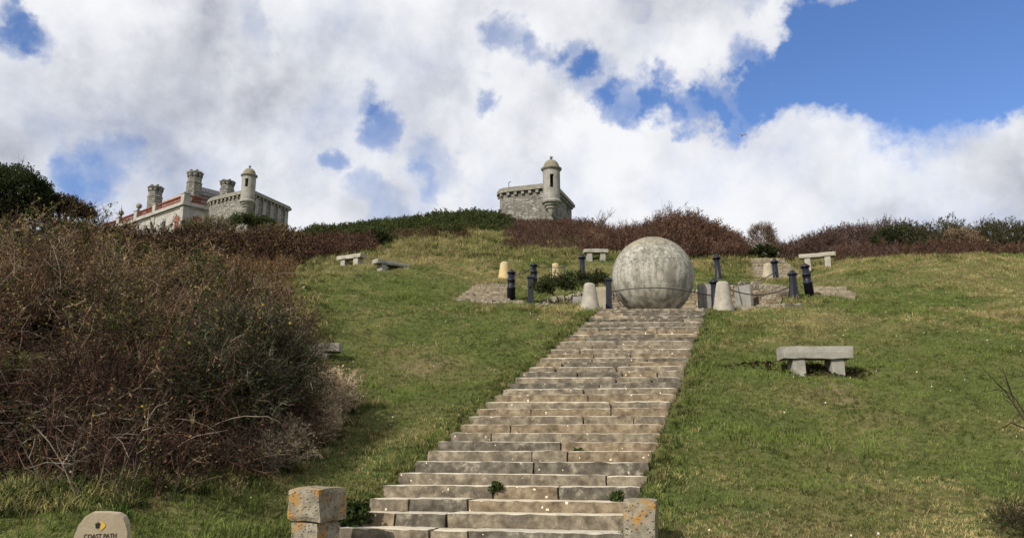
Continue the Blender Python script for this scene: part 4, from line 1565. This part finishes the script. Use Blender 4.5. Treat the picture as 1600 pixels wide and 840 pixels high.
FAMILY = [dict(leaf_n=20, leaf_m=(3, 3, 7, 4, 0), stem_m=(0, 7, 1, 0)), dict(leaf_n=34, leaf_m=(4, 5, 5, 6, 4, 7), stem_m=(7, 2, 0)), dict(leaf_n=8, leaf_m=(7, 0), stem_m=(2, 7, 7, 2), side_n=14), dict(leaf_n=44, leaf_m=(6, 6, 6, 4), stem_m=(1,)), dict(leaf_n=3, leaf_m=(1, 0), stem_m=(1, 1, 0), side_n=13, bend=.7)]


def thicket(label, ells, n, size, seed, spray, low=0.0, mats=None):
    rng = np.random.default_rng(seed)
    protos = [make_spray(rng, **dict(spray, **fam)) for fam in FAMILY for _ in range(5)]
    P_, D_ = ell_points(ells, n, rng, rin=0.4, up=0.7, rnd=0.85)
    pocket = fbm(P_[:, 0] * 1.3 + P_[:, 1] * .6, P_[:, 2] * 1.5 - P_[:, 1] * .5, 0.85, 3, seed + 70) + rng.normal(size=len(P_)) * .03
    kp = (pocket > 0.45) | (P_[:, 2] - tz(P_[:, 0], P_[:, 1]) < 0.8)
    P_, D_ = P_[kp], D_[kp]
    v = fbm(P_[:, 0], P_[:, 1] + P_[:, 2] * 1.5, 0.55, 3, 51) + rng.normal(size=len(P_)) * 0.10
    fam = np.digitize(v, [0.33, 0.42, 0.50, 0.57, .64, .70])
    fam = np.array([3, 0, 4, 1, 0, 3, 1])[fam]
    fam = np.where((fam == 4) & (rng.uniform(size=len(fam)) < .35), 2, fam)
    hz = P_[:, 2] - tz(P_[:, 0], P_[:, 1])
    fam = np.where((hz < low) & (rng.uniform(size=len(P_)) < .8), 4, fam)  # lower sprays get dark twigs, thicket shade put into their colour
    sc_ = size * rng.uniform(.45, 1.2, len(P_)) * np.where(rng.uniform(size=len(P_)) < .07, 1.5, 1)
    P_ = P_ - D_ / np.linalg.norm(D_, axis=1, keepdims=True) * sc_[:, None] * 0.45
    tag(scatter('bramble_thicket', protos, P_, D_, sc_, mats or TM, fam * 5 + rng.integers(5, size=len(P_)), rng), label, 'thicket', None, 'stuff')


lp = np.concatenate([np.array(at(*e[:3]))[None, :2] + RNG.uniform(-1, 1, (5200 if e[2] < 20 else 2200, 2)) * np.array([e[3], e[4]]) * 0.72 for e in TH if e[3] > 1])
LY = RNG.uniform(9.6, 36, 70000)
LX = np.interp(LY, [9.6, 11, 14, 18, 24, 30, 36], [180, 300, 420, 430, 400, 370, 340]) - RNG.uniform(0, 1, 70000) ** 1.2 * 560
lp = np.concatenate([lp, np.array([at(a, 420, b)[:2] for a, b in zip(LX, LY)])])
ld = RNG.normal(size=(len(lp), 3)) * .35 + np.array([0, 0, 1.0])
lsp = Proto()
lsp.leaf(np.array([-.5, 0, 0]), np.array([1.0, 0, 0.05]), np.array([0, 1.0, 0]), 1.0, .7, 0)
lsq = Proto()
lsq.leaf(np.array([-.5, 0, 0]), np.array([1.0, 0, -0.05]), np.array([0, 1.0, 0]), 1.0, .6, 1)
tag(scatter('shade_litter', [lsp.done(), lsq.done()], np.c_[lp, tz(lp[:, 0], lp[:, 1]) + RNG.uniform(.02, .14, len(lp))], ld, RNG.uniform(.035, .09, len(lp)) * np.where(lp[:, 1] > 19, 2.0, 1.0), [leaf_mat('litter_shade_dark', (0.03, 0.022, 0.016), .4, 0), leaf_mat('litter_shade_brown', (0.05, 0.036, 0.024), .4, 0)]),
    "dead leaf litter under the left thicket, darkened to paint in its shade", 'leaf litter', None, 'stuff')  # litter added in near-black browns so gaps in the thicket look shaded
thicket("vast tangled brown thicket of brambles and blackthorn covering the left slope", TH[:15], 7600, 0.95, 2, NEARB, 1.45)
thicket("upper part of the left thicket, brown and olive brambles rising towards the castle", TH[15:], 6000, 0.95, 3, dict(NEARB, wd=0.026, leaf_l=.085), 0.5, [M['tw_tan']] + TM[1:3] + [M['tw_brown'], M['lf_olive'], M['lf_yellow'], M['lf_green'], M['tw_tan']])
# distinct shrubs within and beside it
FAR = dict(side_n=9, wd=0.045, bend=0.3, side_l=0.45, leaf_n=16, leaf_l=0.11, stem_m=(0, 0, 1), leaf_m=(2, 2, 3), spread=0.7)
LEAFY = dict(side_n=7, wd=0.03, bend=0.3, side_l=0.45, leaf_n=46, leaf_l=0.16, stem_m=(0,), leaf_m=(1, 1, 2), spread=0.9)
bush('dark_shrub', "dark grey green shrub swelling from the thicket's lower right flank", 'shrub', [(385, 572, 13.6, 1.0, 0.8, 0.8), (340, 625, 12.3, 0.85, .7, .7), (425, 620, 13.4, .55, .6, .5)], 1500,
     [M['tw_dark'], M['lf_dark'], M['lf_ivy'], M['tw_grey']], 0.75, dict(NEARB, stem_m=(0, 0, 3), leaf_m=(1, 1, 2), leaf_n=40), seed=5)
bush('dry_shrub', "straw coloured dry shrub at the thicket's right edge, below the swallowed bench", 'shrub', [(505, 622, 15.4, 0.6, 0.5, 0.42), (463, 660, 14.0, 0.75, .5, .48), (418, 703, 12.7, .5, .4, .36)], 800,
     [M['tw_pale'], M['lf_tan'], M['lf_tan'], M['tw_grey']], 0.5, dict(NEARB, stem_m=(0, 0, 1), leaf_m=(2, 2, 3), leaf_n=30, leaf_l=.07, wd=.02, bend=.3), seed=6, up=1.0)
bush('dry_shrub', "small pale dead shrub at the foot of the thicket, above the left stone block", 'shrub', [(385, 712, 12.2, 0.5, 0.4, 0.3)], 240,
     [M['tw_pale'], M['tw_grey'], M['lf_tan'], M['g_olive']], 0.45, dict(NEARB, stem_m=(0, 1), leaf_m=(2, 3), leaf_n=14, leaf_l=.05, wd=.018, bend=.3), seed=16, up=1.0)
TREE = dict(LEAFY, leaf_l=0.13)


def small_tree(name, label, ells, n, mats, size, spray, base, seed):
    t = empty(name, base)
    tag(t, label, 'tree')
    rng = np.random.default_rng(seed)
    cr = bush('crown', None, None, ells, n, mats, size, spray, seed=seed, rnd=0.6, ground=False)
    bm = bmesh.new()
    c0 = Vector(at(*ells[0][:3])) - Vector(base)
    tube(bm, [(0, 0, -0.5), (0.05, 0, c0.z * .4), c0 * 0.8], [0.16, 0.13, 0.05], 8)
    for i in range(6):
        d = Vector(rng.normal(size=3)) * 0.7
        d.z = abs(d.z) * .6
        tube(bm, [c0 * 0.55, c0 * 0.75 + d * .5, c0 + d], [0.07, 0.05, 0.02], 6)
    link('trunk', bm, M['tw_dark'], t)
    cr.parent = t
    cr.matrix_parent_inverse = Matrix.Translation(-Vector(base))
    return t


b_ = at(30, 345, 28)
small_tree('dark_tree', "dense dark green wind shaped tree at the far left skyline", [(22, 296, 27.5, 1.1, 1.2, .62), (58, 305, 28, .5, .8, .36), (-40, 292, 27.5, 1.2, 1.2, .8), (10, 325, 27.5, 1.5, 1, .7)], 1500,
           [M['tw_dark'], M['lf_dark'], M['lf_ivy']], 0.5, TREE, (b_.x, b_.y, tz1(b_.x, b_.y)), 9)
b_ = at(112, 350, 29)
small_tree('dark_tree', "smaller dark leafy bush tree on the skyline between the far left tree and the castle", [(108, 327, 29, .42, .6, .28), (86, 322, 29, .36, .5, .26), (132, 336, 29, .3, .5, .2)], 420,
           [M['tw_dark'], M['lf_dark'], M['lf_rust']], 0.42, TREE, (b_.x, b_.y, tz1(b_.x, b_.y)), 10)


def bare_twigs(name, label, px, py, Yd, H, n, seed, mat, lean=(0, 0, 0), wd=0.02, side=10, cat='shrub', spread=0.35):
    rng = np.random.default_rng(seed)
    pr = [make_spray(rng, side_n=side, wd=wd / H, bend=0.35, side_l=0.4, leaf_n=0, stem_m=(0,), spread=0.7) for _ in range(6)]
    p = at(px, py, Yd)
    pos = np.array([[p.x, p.y, p.z]]) + rng.normal(size=(n, 3)) * np.array([0.12, 0.12, 0.0])
    d = np.array([[0, 0, 1.0]]) + rng.normal(size=(n, 3)) * np.array([spread, spread, .1]) + np.array(lean)
    return tag(scatter(name, pr, pos, d, H * rng.uniform(.6, 1.1, n), [mat], rng=rng), label, cat)


bare_twigs('bare_sapling', "thin bare twigs sticking up above the far left tree", 26, 278, 27.5, .95, 4, 31, M['tw_grey'], wd=0.025, side=6, spread=.15)
bare_twigs('bare_sapling', "pale forked bare stems in the dark hollow above the marker stone", 120, 800, 9.3, 1.5, 3, 32, M['tw_grey'], wd=0.022, side=8, spread=.3)
bare_twigs('bare_sapling', "slender pale bare stem right of the forked ones, leaning over the marker stone", 172, 795, 9.5, 1.45, 2, 33, M['tw_grey'], wd=0.018, side=8, spread=.2)
# arching pale canes through the thicket
rng = np.random.default_rng(77)
bm = bmesh.new()
for i in range(90):
    px, py = rng.uniform(0, 420), rng.uniform(430, 690)
    Yd = np.interp(py, [440, 560, 720, 760], [20, 13.5, 9.9, 9.7]) - 0.1
    p = at(px, py, Yd)
    d = Vector((rng.normal() * .8, -0.12, rng.uniform(.0, .8)))
    d.normalize()
    L = rng.uniform(.5, 1.5)
    k_ = Vector((rng.normal() * .12, rng.normal() * .1, -rng.uniform(.15, .5))) * L
    seq = [p + d * L * f_ + k_ * f_ * f_ + Vector(jit((f_ * 2, i, 0), .05)) for f_ in (0, .17, .34, .5, .67, .84, 1)]
    tube(bm, seq, [.0075, .007, .0065, .006, .005, .004, .002], 4)
tag(link('bramble_canes', bm, M['tw_grey']), "pale arching bramble canes threading the left thicket", 'brambles', kind='stuff')

# --- scrub below the castle
SCR = [M['tw_brown'], M['tw_dark'], M['tw_dark'], M['lf_olive']]
hedge('brown_scrub', "dark brown leafless scrub in front of the castle walls", 'shrub', 120, 475, 41, 49, [(120, 366), (180, 366), (250, 364), (300, 362), (380, 368), (440, 366), (475, 376)], 4200, SCR, 0.9, FAR, seed=11)
hedge('brown_scrub', "low purple brown scrub right of the castle, behind the pale left bench", 'shrub', 470, 585, 43.5, 49, [(470, 372), (520, 372), (585, 374)], 1300, [M['tw_red'], M['tw_dark'], M['tw_brown'], M['tw_dark']], 0.7, FAR, seed=12)
hedge('brown_scrub', "loose russet scrub joining the big thicket to the scrub below the castle", 'shrub', 345, 458, 27, 42, [(345, 410), (400, 415), (458, 428)], 1500, [M['tw_red'], M['tw_tan'], M['lf_rust'], M['lf_olive']], 0.6, dict(FAR, wd=.03), seed=68, lump=.7, gap=.36)
bush('evergreen_shrub', "small dark green shrub at the right end of the purple brown scrub", 'shrub', [(592, 380, 47, .8, .8, .6)], 260, [M['tw_dark'], M['lf_dark'], M['lf_ivy']], 0.55, LEAFY, seed=13)
bush('evergreen_shrub', "flat topped green shrub against the castle wall under its domed turret", 'shrub', [(385, 348, 60, 1.5, 1, .45), (410, 352, 60, 1.0, 1, .45)], 320, [M['tw_dark'], M['lf_ivy'], M['lf_dark']], 0.6, LEAFY, seed=14, ground=False)
bush('olive_shrub', "pale olive tall shrubs at the foot of the castle's rounded corner", 'shrub', [(335, 358, 55, 1.2, 1, .6), (300, 362, 55, 1.0, 1, .5), (430, 366, 52, 1.0, .8, .5)], 420, [M['tw_grey'], M['tw_brown'], M['lf_olive'], M['lf_green']], 0.8, FAR, seed=15)
# --- ivy bank in the middle
hedge('ivy_hedge', "long low dark green ivy hedge on the skyline left of the watch building", 'hedge', 478, 800, 53, 63, [(478, 357), (540, 352), (600, 346), (650, 341), (700, 334), (750, 330), (785, 336), (800, 352)], 4200, [M['tw_dark'], M['lf_ivy'], M['lf_green']], 0.5, LEAFY, seed=17, lump=.2)
hedge('brown_scrub', "thin brown undergrowth below the ivy hedge", 'shrub', 590, 735, 48, 53, [(590, 374), (650, 364), (735, 362)], 800, SCR, 0.5, FAR, seed=18, lump=.6, gap=.42)
# --- brown mound below the watch building
hedge('heath_mound', "rounded mound of low purple brown scrub below the watch building", 'shrub', 788, 945, 44.5, 64, [(788, 392), (806, 368), (835, 345), (870, 342), (905, 347), (945, 350)], 5200, [M['tw_purple'], M['tw_brown'], M['tw_purple'], M['lf_rust']], 0.45, FAR, seed=19, lump=.25)
# --- red-brown bushes behind the globe
WIND = dict(FAR, leaf_n=4, side_n=14, wd=.028, side_l=.5, spread=.55, leaf_m=(2, 2, 1))
RED = [M['tw_red'], M['tw_purple'], M['lf_rust'], M['tw_grey']]
hedge('red_bush', "broad red brown bush behind the bench left of the globe", 'bush', 905, 1030, 42.5, 49, [(905, 374), (940, 366), (980, 360), (1010, 358), (1030, 360)], 2600, RED, 0.85, WIND, seed=20, lean=(.45, 0, .3))
hedge('red_bush', "tallest wind swept red brown bush rising right behind the globe", 'bush', 1005, 1155, 42.5, 48, [(1000, 362), (1030, 346), (1050, 340), (1085, 344), (1115, 358), (1138, 376), (1155, 390)], 2900, RED, 0.95, WIND, seed=21, lump=.3, lean=(.45, 0, .3))
bare_twigs('bare_shrub', "bare grey shrub silhouetted against the sky between watch building and globe", 938, 352, 46.5, 1.25, 9, 34, M['tw_grey'], lean=(.55, 0, 0), wd=.035, side=12, spread=.3)
bare_twigs('bare_shrub', "wispy bare twigs standing above the tallest red brown bush", 1045, 350, 45.2, 1.5, 16, 35, M['tw_red'], lean=(.5, 0, 0), wd=.03, side=12, spread=.7)
bush('round_bush', "rounded greyish tan bush standing alone in the skyline gap right of the globe", 'bush', [(1190, 369, 45.5, .72, .7, .72), (1196, 385, 45.3, .8, .7, .6)], 900, [M['tw_tan'], M['tw_grey'], M['tw_tan'], M['tw_brown']], 0.42, dict(FAR, wd=.035, leaf_n=14, leaf_l=.09), seed=22)
bush('evergreen_shrub', "little dark green clump at the foot of the round tan bush", 'shrub', [(1193, 395, 44.0, .75, .4, .3)], 200, [M['tw_dark'], M['lf_dark'], M['lf_ivy']], 0.42, LEAFY, seed=23)
# --- right hedge
hedge('brown_hedge', "long brown hump backed hedge behind the right back bench", 'hedge', 1216, 1425, 42.5, 48, [(1216, 386), (1240, 377), (1290, 361), (1340, 350), (1385, 345), (1425, 352)], 4600, [M['tw_purple'], M['tw_dark'], M['tw_brown'], M['tw_grey']], 0.5, dict(FAR, leaf_m=(2, 0), leaf_n=10), seed=24, lean=(.25, 0, .1), lump=.2)
hedge('green_hedge', "dark green and brown hedge continuing to the right edge above the pale grass", 'hedge', 1410, 1720, 41.5, 47, [(1410, 348), (1450, 358), (1490, 349), (1520, 358), (1555, 350), (1600, 355), (1720, 352)], 5200, [M['tw_dark'], M['lf_ivy'], M['lf_dark'], M['tw_purple']], 0.5, dict(FAR, leaf_n=26, leaf_m=(1, 1, 2, 3)), seed=25, lump=.3)
hedge('brown_scrub', "low brown bramble fringe along the foot of the right hedge", 'shrub', 1300, 1720, 40.3, 42.5, [(1300, 390), (1400, 378), (1500, 381), (1600, 383), (1720, 383)], 1600, [M['tw_purple'], M['tw_brown'], M['tw_dark'], M['lf_rust']], 0.5, dict(FAR, leaf_n=8, leaf_m=(1, 3)), seed=26, up=1.0)
for px, py, H, n_, sd, mt, lab in ((1538, 352, .8, 9, 64, 'tw_dark', "dark bare twigs above the green hedge near the right edge"),):
    bare_twigs('bare_shrub', lab, px, py, 44.6, H, n_, sd, M[mt], lean=(.5, 0, 0), wd=.03, side=12, spread=.5)
bush('evergreen_shrub', "dark green clump at the right end of the brown hump backed hedge", 'shrub', [(1398, 368, 43.2, .9, .5, .45), (1376, 378, 43.0, .5, .4, .3)], 260, [M['tw_dark'], M['lf_dark'], M['lf_ivy']], 0.42, dict(LEAFY, leaf_n=30), seed=65)
bush('brown_scrub', "tan brown dead patch in the right green hedge below its second hump", 'shrub', [(1500, 372, 42.8, 1.0, .5, .5), (1525, 380, 42.6, .6, .4, .3)], 300, [M['tw_tan'], M['tw_brown'], M['lf_tan'], M['tw_purple']], 0.45, dict(FAR, leaf_n=8), seed=66)
bush('evergreen_shrub', "low green clump among the brown scrub under the ivy hedge", 'shrub', [(690, 366, 50, .9, .6, .35), (715, 362, 50.5, .5, .5, .3)], 220, [M['tw_dark'], M['lf_green'], M['lf_ivy']], 0.4, LEAFY, seed=67)
# --- planting on the terrace, corner plants, weeds
bush('garden_plant', "dark green spreading plant filling the terrace bed left of the globe", 'plant', [(870, 447, 30.6, .75, .5, .32), (905, 441, 31.2, .7, .5, .3), (935, 438, 31.6, .4, .5, .25), (850, 452, 30.4, .35, .4, .22)], 420, [M['tw_dark'], M['lf_dark'], M['lf_ivy'], M['lf_dark']], 0.4, dict(LEAFY, leaf_l=.13), seed=27, ground=False)
bush('dark_bramble', "small dark bramble clump in the bottom right corner", 'shrub', [(1588, 818, 9.6, .24, .25, .16)], 160, [M['tw_dark'], M['lf_dark'], M['lf_green'], M['lf_dark']], 0.28, dict(NEARB, leaf_m=(1, 2), leaf_n=24, stem_m=(0,), wd=.02), seed=28, ground=False)
bm = bmesh.new()
for k, (a, b, c_, d_) in enumerate([((1640, 720, 8.6), (1600, 655, 8.6), (1570, 610, 8.7), (1522, 562, 8.8)), ((1640, 700, 8.7), (1604, 650, 8.7), (1585, 620, 8.8), (1555, 598, 8.8)), ((1630, 690, 8.8), (1600, 668, 8.8), (1580, 660, 8.9), (1560, 672, 8.9)), ((1585, 628, 8.7), (1575, 600, 8.7), (1572, 590, 8.7), (1566, 575, 8.7))]):
    tube(bm, [at(*a), at(*b), at(*c_), at(*d_)], [.010, .009, .006, .003], 5)
    for i in range(4):
        p = at(*b).lerp(at(*d_), i / 4)
        tube(bm, [p, p + Vector((RNG.uniform(-.12, .05), 0, RNG.uniform(-.05, .12)))], [.004, .002], 4)
base = at(1640, 720, 8.6)
tube(bm, [(base.x + .1, base.y, tz1(base.x, base.y) - .1), base], [.014, .010], 5)
tag(link('bare_bramble', bm, M['tw_dark']), "bare dark bramble stem leaning in from the right edge over the lawn", 'bramble')

# weeds growing on the steps
for i, (px, py, Yd, lab) in enumerate([(903, 710, 13.4, "small green weed in the middle of the stairs"), (964, 780, 11.3, "leafy green weed on the step beside the right stone pier"), (776, 762, 11.9, "dark weed in a joint low on the left half of the stairs"),
                                       (548, 806, 11.0, "dark green weeds between the left stone block and the steps")]):
    big = 2.0 if i == 3 else 0.7
    bush('step_weed', lab, 'weed', [(px, py, Yd, .10 * big, .08 * big, .06 * big)], 60 if i < 3 else 130, [M['tw_dark'], M['lf_green'], M['g_dark'], M['lf_green']], 0.13 * big ** .5, dict(LEAFY, leaf_l=.3, leaf_n=16, side_n=4), seed=40 + i, ground=False, group=None)

# ------------------------------------------------------------------ grass


def blades(rng, n, h, wd, spread, mids):
    P = Proto()
    for i in range(n):
        r = rng.uniform(0, spread)
        a = rng.uniform(0, 2 * math.pi)
        p = np.array([r * math.cos(a), r * math.sin(a), -0.1 * h])
        d = unit(np.array([math.cos(a) * rng.uniform(-.3, .9), math.sin(a) * rng.uniform(-.3, .9), 1.0]))
        hh = h * rng.uniform(.5, 1.2)
        m_ = p + d * hh * .6
        e = m_ + unit(d + np.array([rng.normal() * .5, rng.normal() * .5, -.35])) * hh * .5
        P.strip(np.array([p, m_, e]), (wd, wd * .8, wd * .2), unit(np.cross(d, rng.normal(size=3))), rng.choice(mids))
    return P.done()


GM = [M['g_green'], M['g_bright'], M['g_olive'], M['g_tan'], M['g_dark']]
rng = np.random.default_rng(5)
N = 165000
az = rng.uniform(R(-42), R(46), N)
rr = 6.5 + (48 - 6.5) * rng.uniform(size=N) ** 1.25
gxp, gyp = rr * np.sin(az), rr * np.cos(az)
ac, al, L = stair_uv(gxp, gyp)
inst = (ac > -0.06) & (ac < 3.74) & (al > -1.3) & (al < L + 1.8)
ok = ~inst & (plaza_mask(gxp, gyp) < 0.05)
gpx = 800 + F * gxp / (CP * gyp + SP * (tz(gxp, gyp) - EYE))
ok &= ~((gpx < np.interp(gyp, [9.6, 11, 14, 18, 24, 30, 36], [180, 300, 420, 430, 400, 370, 340]) - 15) & (gyp > 9.8) & (gyp < 36)) | (rng.uniform(size=N) < .04)
for e in TH:                                            # hardly any grass under the thicket
    c_ = at(*e[:3])
    ok &= (((gxp - c_.x) / (e[3] * .85)) ** 2 + ((gyp - c_.y) / (e[4] * .85)) ** 2 > 1) | (rng.uniform(size=N) < .06)
gxp, gyp, rr, ac, al = gxp[ok], gyp[ok], rr[ok], ac[ok], al[ok]
gzp = tz(gxp, gyp)
tone = fbm(gxp, gyp, 0.22, 4, 21) + (fbm(gxp, gyp, 1.3, 2, 33) - .5) * 0.5
edge = np.minimum(np.abs(ac), np.abs(ac - 3.7)) < 0.5
rough_ = sstep(rr, 33, 44) * 0.25 + np.where(edge, 0.18, 0)
val = tone + rng.normal(size=len(rr)) * 0.09 + rough_ * .6
leftgreen = sstep(-gxp, -2.5, 0.5) * sstep(gyp, 13, 18) * (1 - sstep(gyp, 31, 36))
val = val - leftgreen * 0.15 + (fbm(gxp, gyp, 0.11, 2, 61) - 0.5) * 0.30 + 0.01 + 0.06 * sstep(gxp, 2, 5)
val = np.where(edge & (rng.uniform(size=len(val)) < .8), 0.46 + rng.normal(size=len(val)) * .06, val)
kind = np.digitize(val, [0.38, 0.49, 0.585, 0.70])        # bright / green / olive / olive-tan / tan
long_ = (fbm(gxp, gyp, 0.5, 3, 41) + rough_ + rng.normal(size=len(rr)) * .08) > 0.71
protos, pick = [], np.zeros(len(rr), int)
sets = [(1, 1, 0), (0, 0, 1, 4), (2, 0, 4), (2, 2, 3), (3, 2, 3)]
for lg in (0, 1):
    for k in range(5):
        for r_ in range(3):
            protos.append(blades(rng, 9, 1.0, 0.13 if lg == 0 else 0.09, 0.8, sets[k]))
pick = long_.astype(int) * 15 + kind * 3 + rng.integers(3, size=len(rr))
sc_ = np.where(long_, 0.105, 0.052) * rng.uniform(.7, 1.3, len(rr)) * (0.75 + rr / 45)
sc_ = np.where(edge & (rng.uniform(size=len(rr)) < .4), 0.095, sc_)
dirs = np.stack([rng.normal(size=len(rr)) * .15, rng.normal(size=len(rr)) * .15, np.ones(len(rr))], -1)
tag(scatter('grass', protos, np.stack([gxp, gyp, gzp], -1), dirs, sc_, GM, pick, rng), kind='stuff')
bpy.data.objects['grass']['label'] = "short olive green turf with straw coloured tussocks over the hillside"

# taller rough tussocks along the stair edges, thicket foot and scrub line
T = []
for f_ in rng.uniform(0, 1, 800):
    A, B_, s_ = (SL0, SL1, -1) if rng.uniform() < .5 else (SR0, SR1, 1)
    p = A.lerp(B_, f_)
    T.append((p.x + s_ * rng.uniform(-0.10, 0.30), p.y, 0.10))
for i in range(900):
    t_ = rng.uniform()
    px = np.interp(t_, [0, .35, .6, .8, 1], [0, 200, 330, 450, 560])
    py = np.interp(t_, [0, .35, .6, .8, 1], [815, 785, 745, 690, 610])
    p = at(px + rng.normal() * 25, py, np.interp(py, [610, 690, 745, 785, 815], [16.4, 13.2, 11.4, 9.9, 9.0]))
    T.append((p.x, p.y + rng.normal() * .35, 0.17))
for i in range(1500):
    px = rng.uniform(480, 1650)
    Yd = rng.uniform(40.5, 45)
    p = at(px, 400, Yd)
    T.append((p.x, p.y, 0.30))
for i in range(700):
    px, Yd = rng.uniform(425, 500), rng.uniform(21, 40)
    p = at(px + rng.normal() * 15, 420, Yd)
    T.append((p.x, p.y, 0.19 if rng.uniform() < .5 else .21))
for i in range(500):
    Yd = rng.uniform(44, 60)
    p = at(rng.uniform(640, 800), 420, Yd)
    T.append((p.x, p.y, 0.31))
T = np.array(T)
kd = rng.integers(5, size=len(T))
protos = [blades(rng, 26, 1.0, 0.07, 0.55, s_) for s_ in [(0, 4, 2), (2, 3, 0), (3, 3, 2), (4, 4, 0), (2, 2, 3)]]
kd = np.where((T[:, 2] > .165) & (T[:, 2] < .175), rng.choice([3, 3, 1, 2, 0, 1], size=len(T)), kd)
kd = np.where((T[:, 2] > .3) & (kd == 3), 2, kd)
kd = np.where(T[:, 2] < .15, rng.choice([3, 3, 0, 0, 1], size=len(T)), kd)
tag(scatter('tall_grass', protos, np.stack([T[:, 0], T[:, 1], tz(T[:, 0], T[:, 1])], -1), np.tile([[0, 0, 1.0]], (len(T), 1)) + rng.normal(size=(len(T), 3)) * .12,
            T[:, 2] * rng.uniform(.6, 1.3, len(T)), GM, kd, rng), "rough tussocks along the stair edges, the thicket foot and the scrub line", 'grass', kind='stuff')

sc0 = np.array([list(at(1186, 556, 18.2)[:2]), list(at(1275, 580, 17.6)[:2]), list(at(1330, 582, 17.6)[:2])])
lp = np.concatenate([c_ + rng.normal(size=(n_, 2)) * np.array([a_, b_]) for c_, n_, a_, b_ in zip(sc0, (420, 500, 120), (.35, .5, .2), (.16, .2, .12))])
tag(scatter('bare_soil', [lsp.done(), lsq.done()], np.c_[lp, tz(lp[:, 0], lp[:, 1]) + rng.uniform(.02, .05, len(lp))], rng.normal(size=(len(lp), 3)) * .25 + np.array([0, 0, 1.0]), rng.uniform(.05, .12, len(lp)),
            [leaf_mat('soil_dark', (0.045, 0.03, 0.02), .3, 0), leaf_mat('soil_brown', (0.10, 0.066, 0.042), .3, 0)]), "trodden bare soil round the lawn bench", 'soil', None, 'stuff')
# pale specks of stone and daisies on the turf
sp = Proto()
for i in range(3):
    d = unit(rng.normal(size=3))
    sp.leaf(np.zeros(3) - d * .5, d, unit(np.cross(d, rng.normal(size=3))), 1.0, .9, 0)
az, rr = rng.uniform(R(-20), R(36), 170), rng.uniform(9, 36, 170)
xx, yy = rr * np.sin(az), rr * np.cos(az)
ac, al, L = stair_uv(xx, yy)
k = ~((ac > -.1) & (ac < 3.8)) & (plaza_mask(xx, yy) < .05)
xx, yy, rr = xx[k], yy[k], rr[k]
tag(scatter('daisies', [sp.done()], np.stack([xx, yy, tz(xx, yy) + .05], -1), np.tile([[0, .2, 1.0]], (len(xx), 1)), rng.uniform(.018, .04, len(xx)), [M['g_tan'] if False else plain_mat('daisy_white', (0.7, 0.69, 0.62), 0.9)], rng=rng),
    "white daisies and specks dotted over the turf", 'daisies', kind='stuff')

# a gull far off in the sky
p = at(1160, 212, 120)
bm = bmesh.new()
wing = [(-0.75, .05, .12), (-.35, -.05, .2), (0, -.1, .04), (.35, -.05, .2), (.75, .05, .12)]
tube(bm, [Vector(q) for q in wing], [.02, .07, .09, .07, .02], 6)
tube(bm, [(0, -.35, .0), (0, -.1, .03), (0, .2, .02), (0, .4, .0)], [.04, .1, .08, .03], 8)
tag(link('gull', bm, M['gull'], None, p), "lone gull gliding in front of the white cloud bank on the right", 'bird')
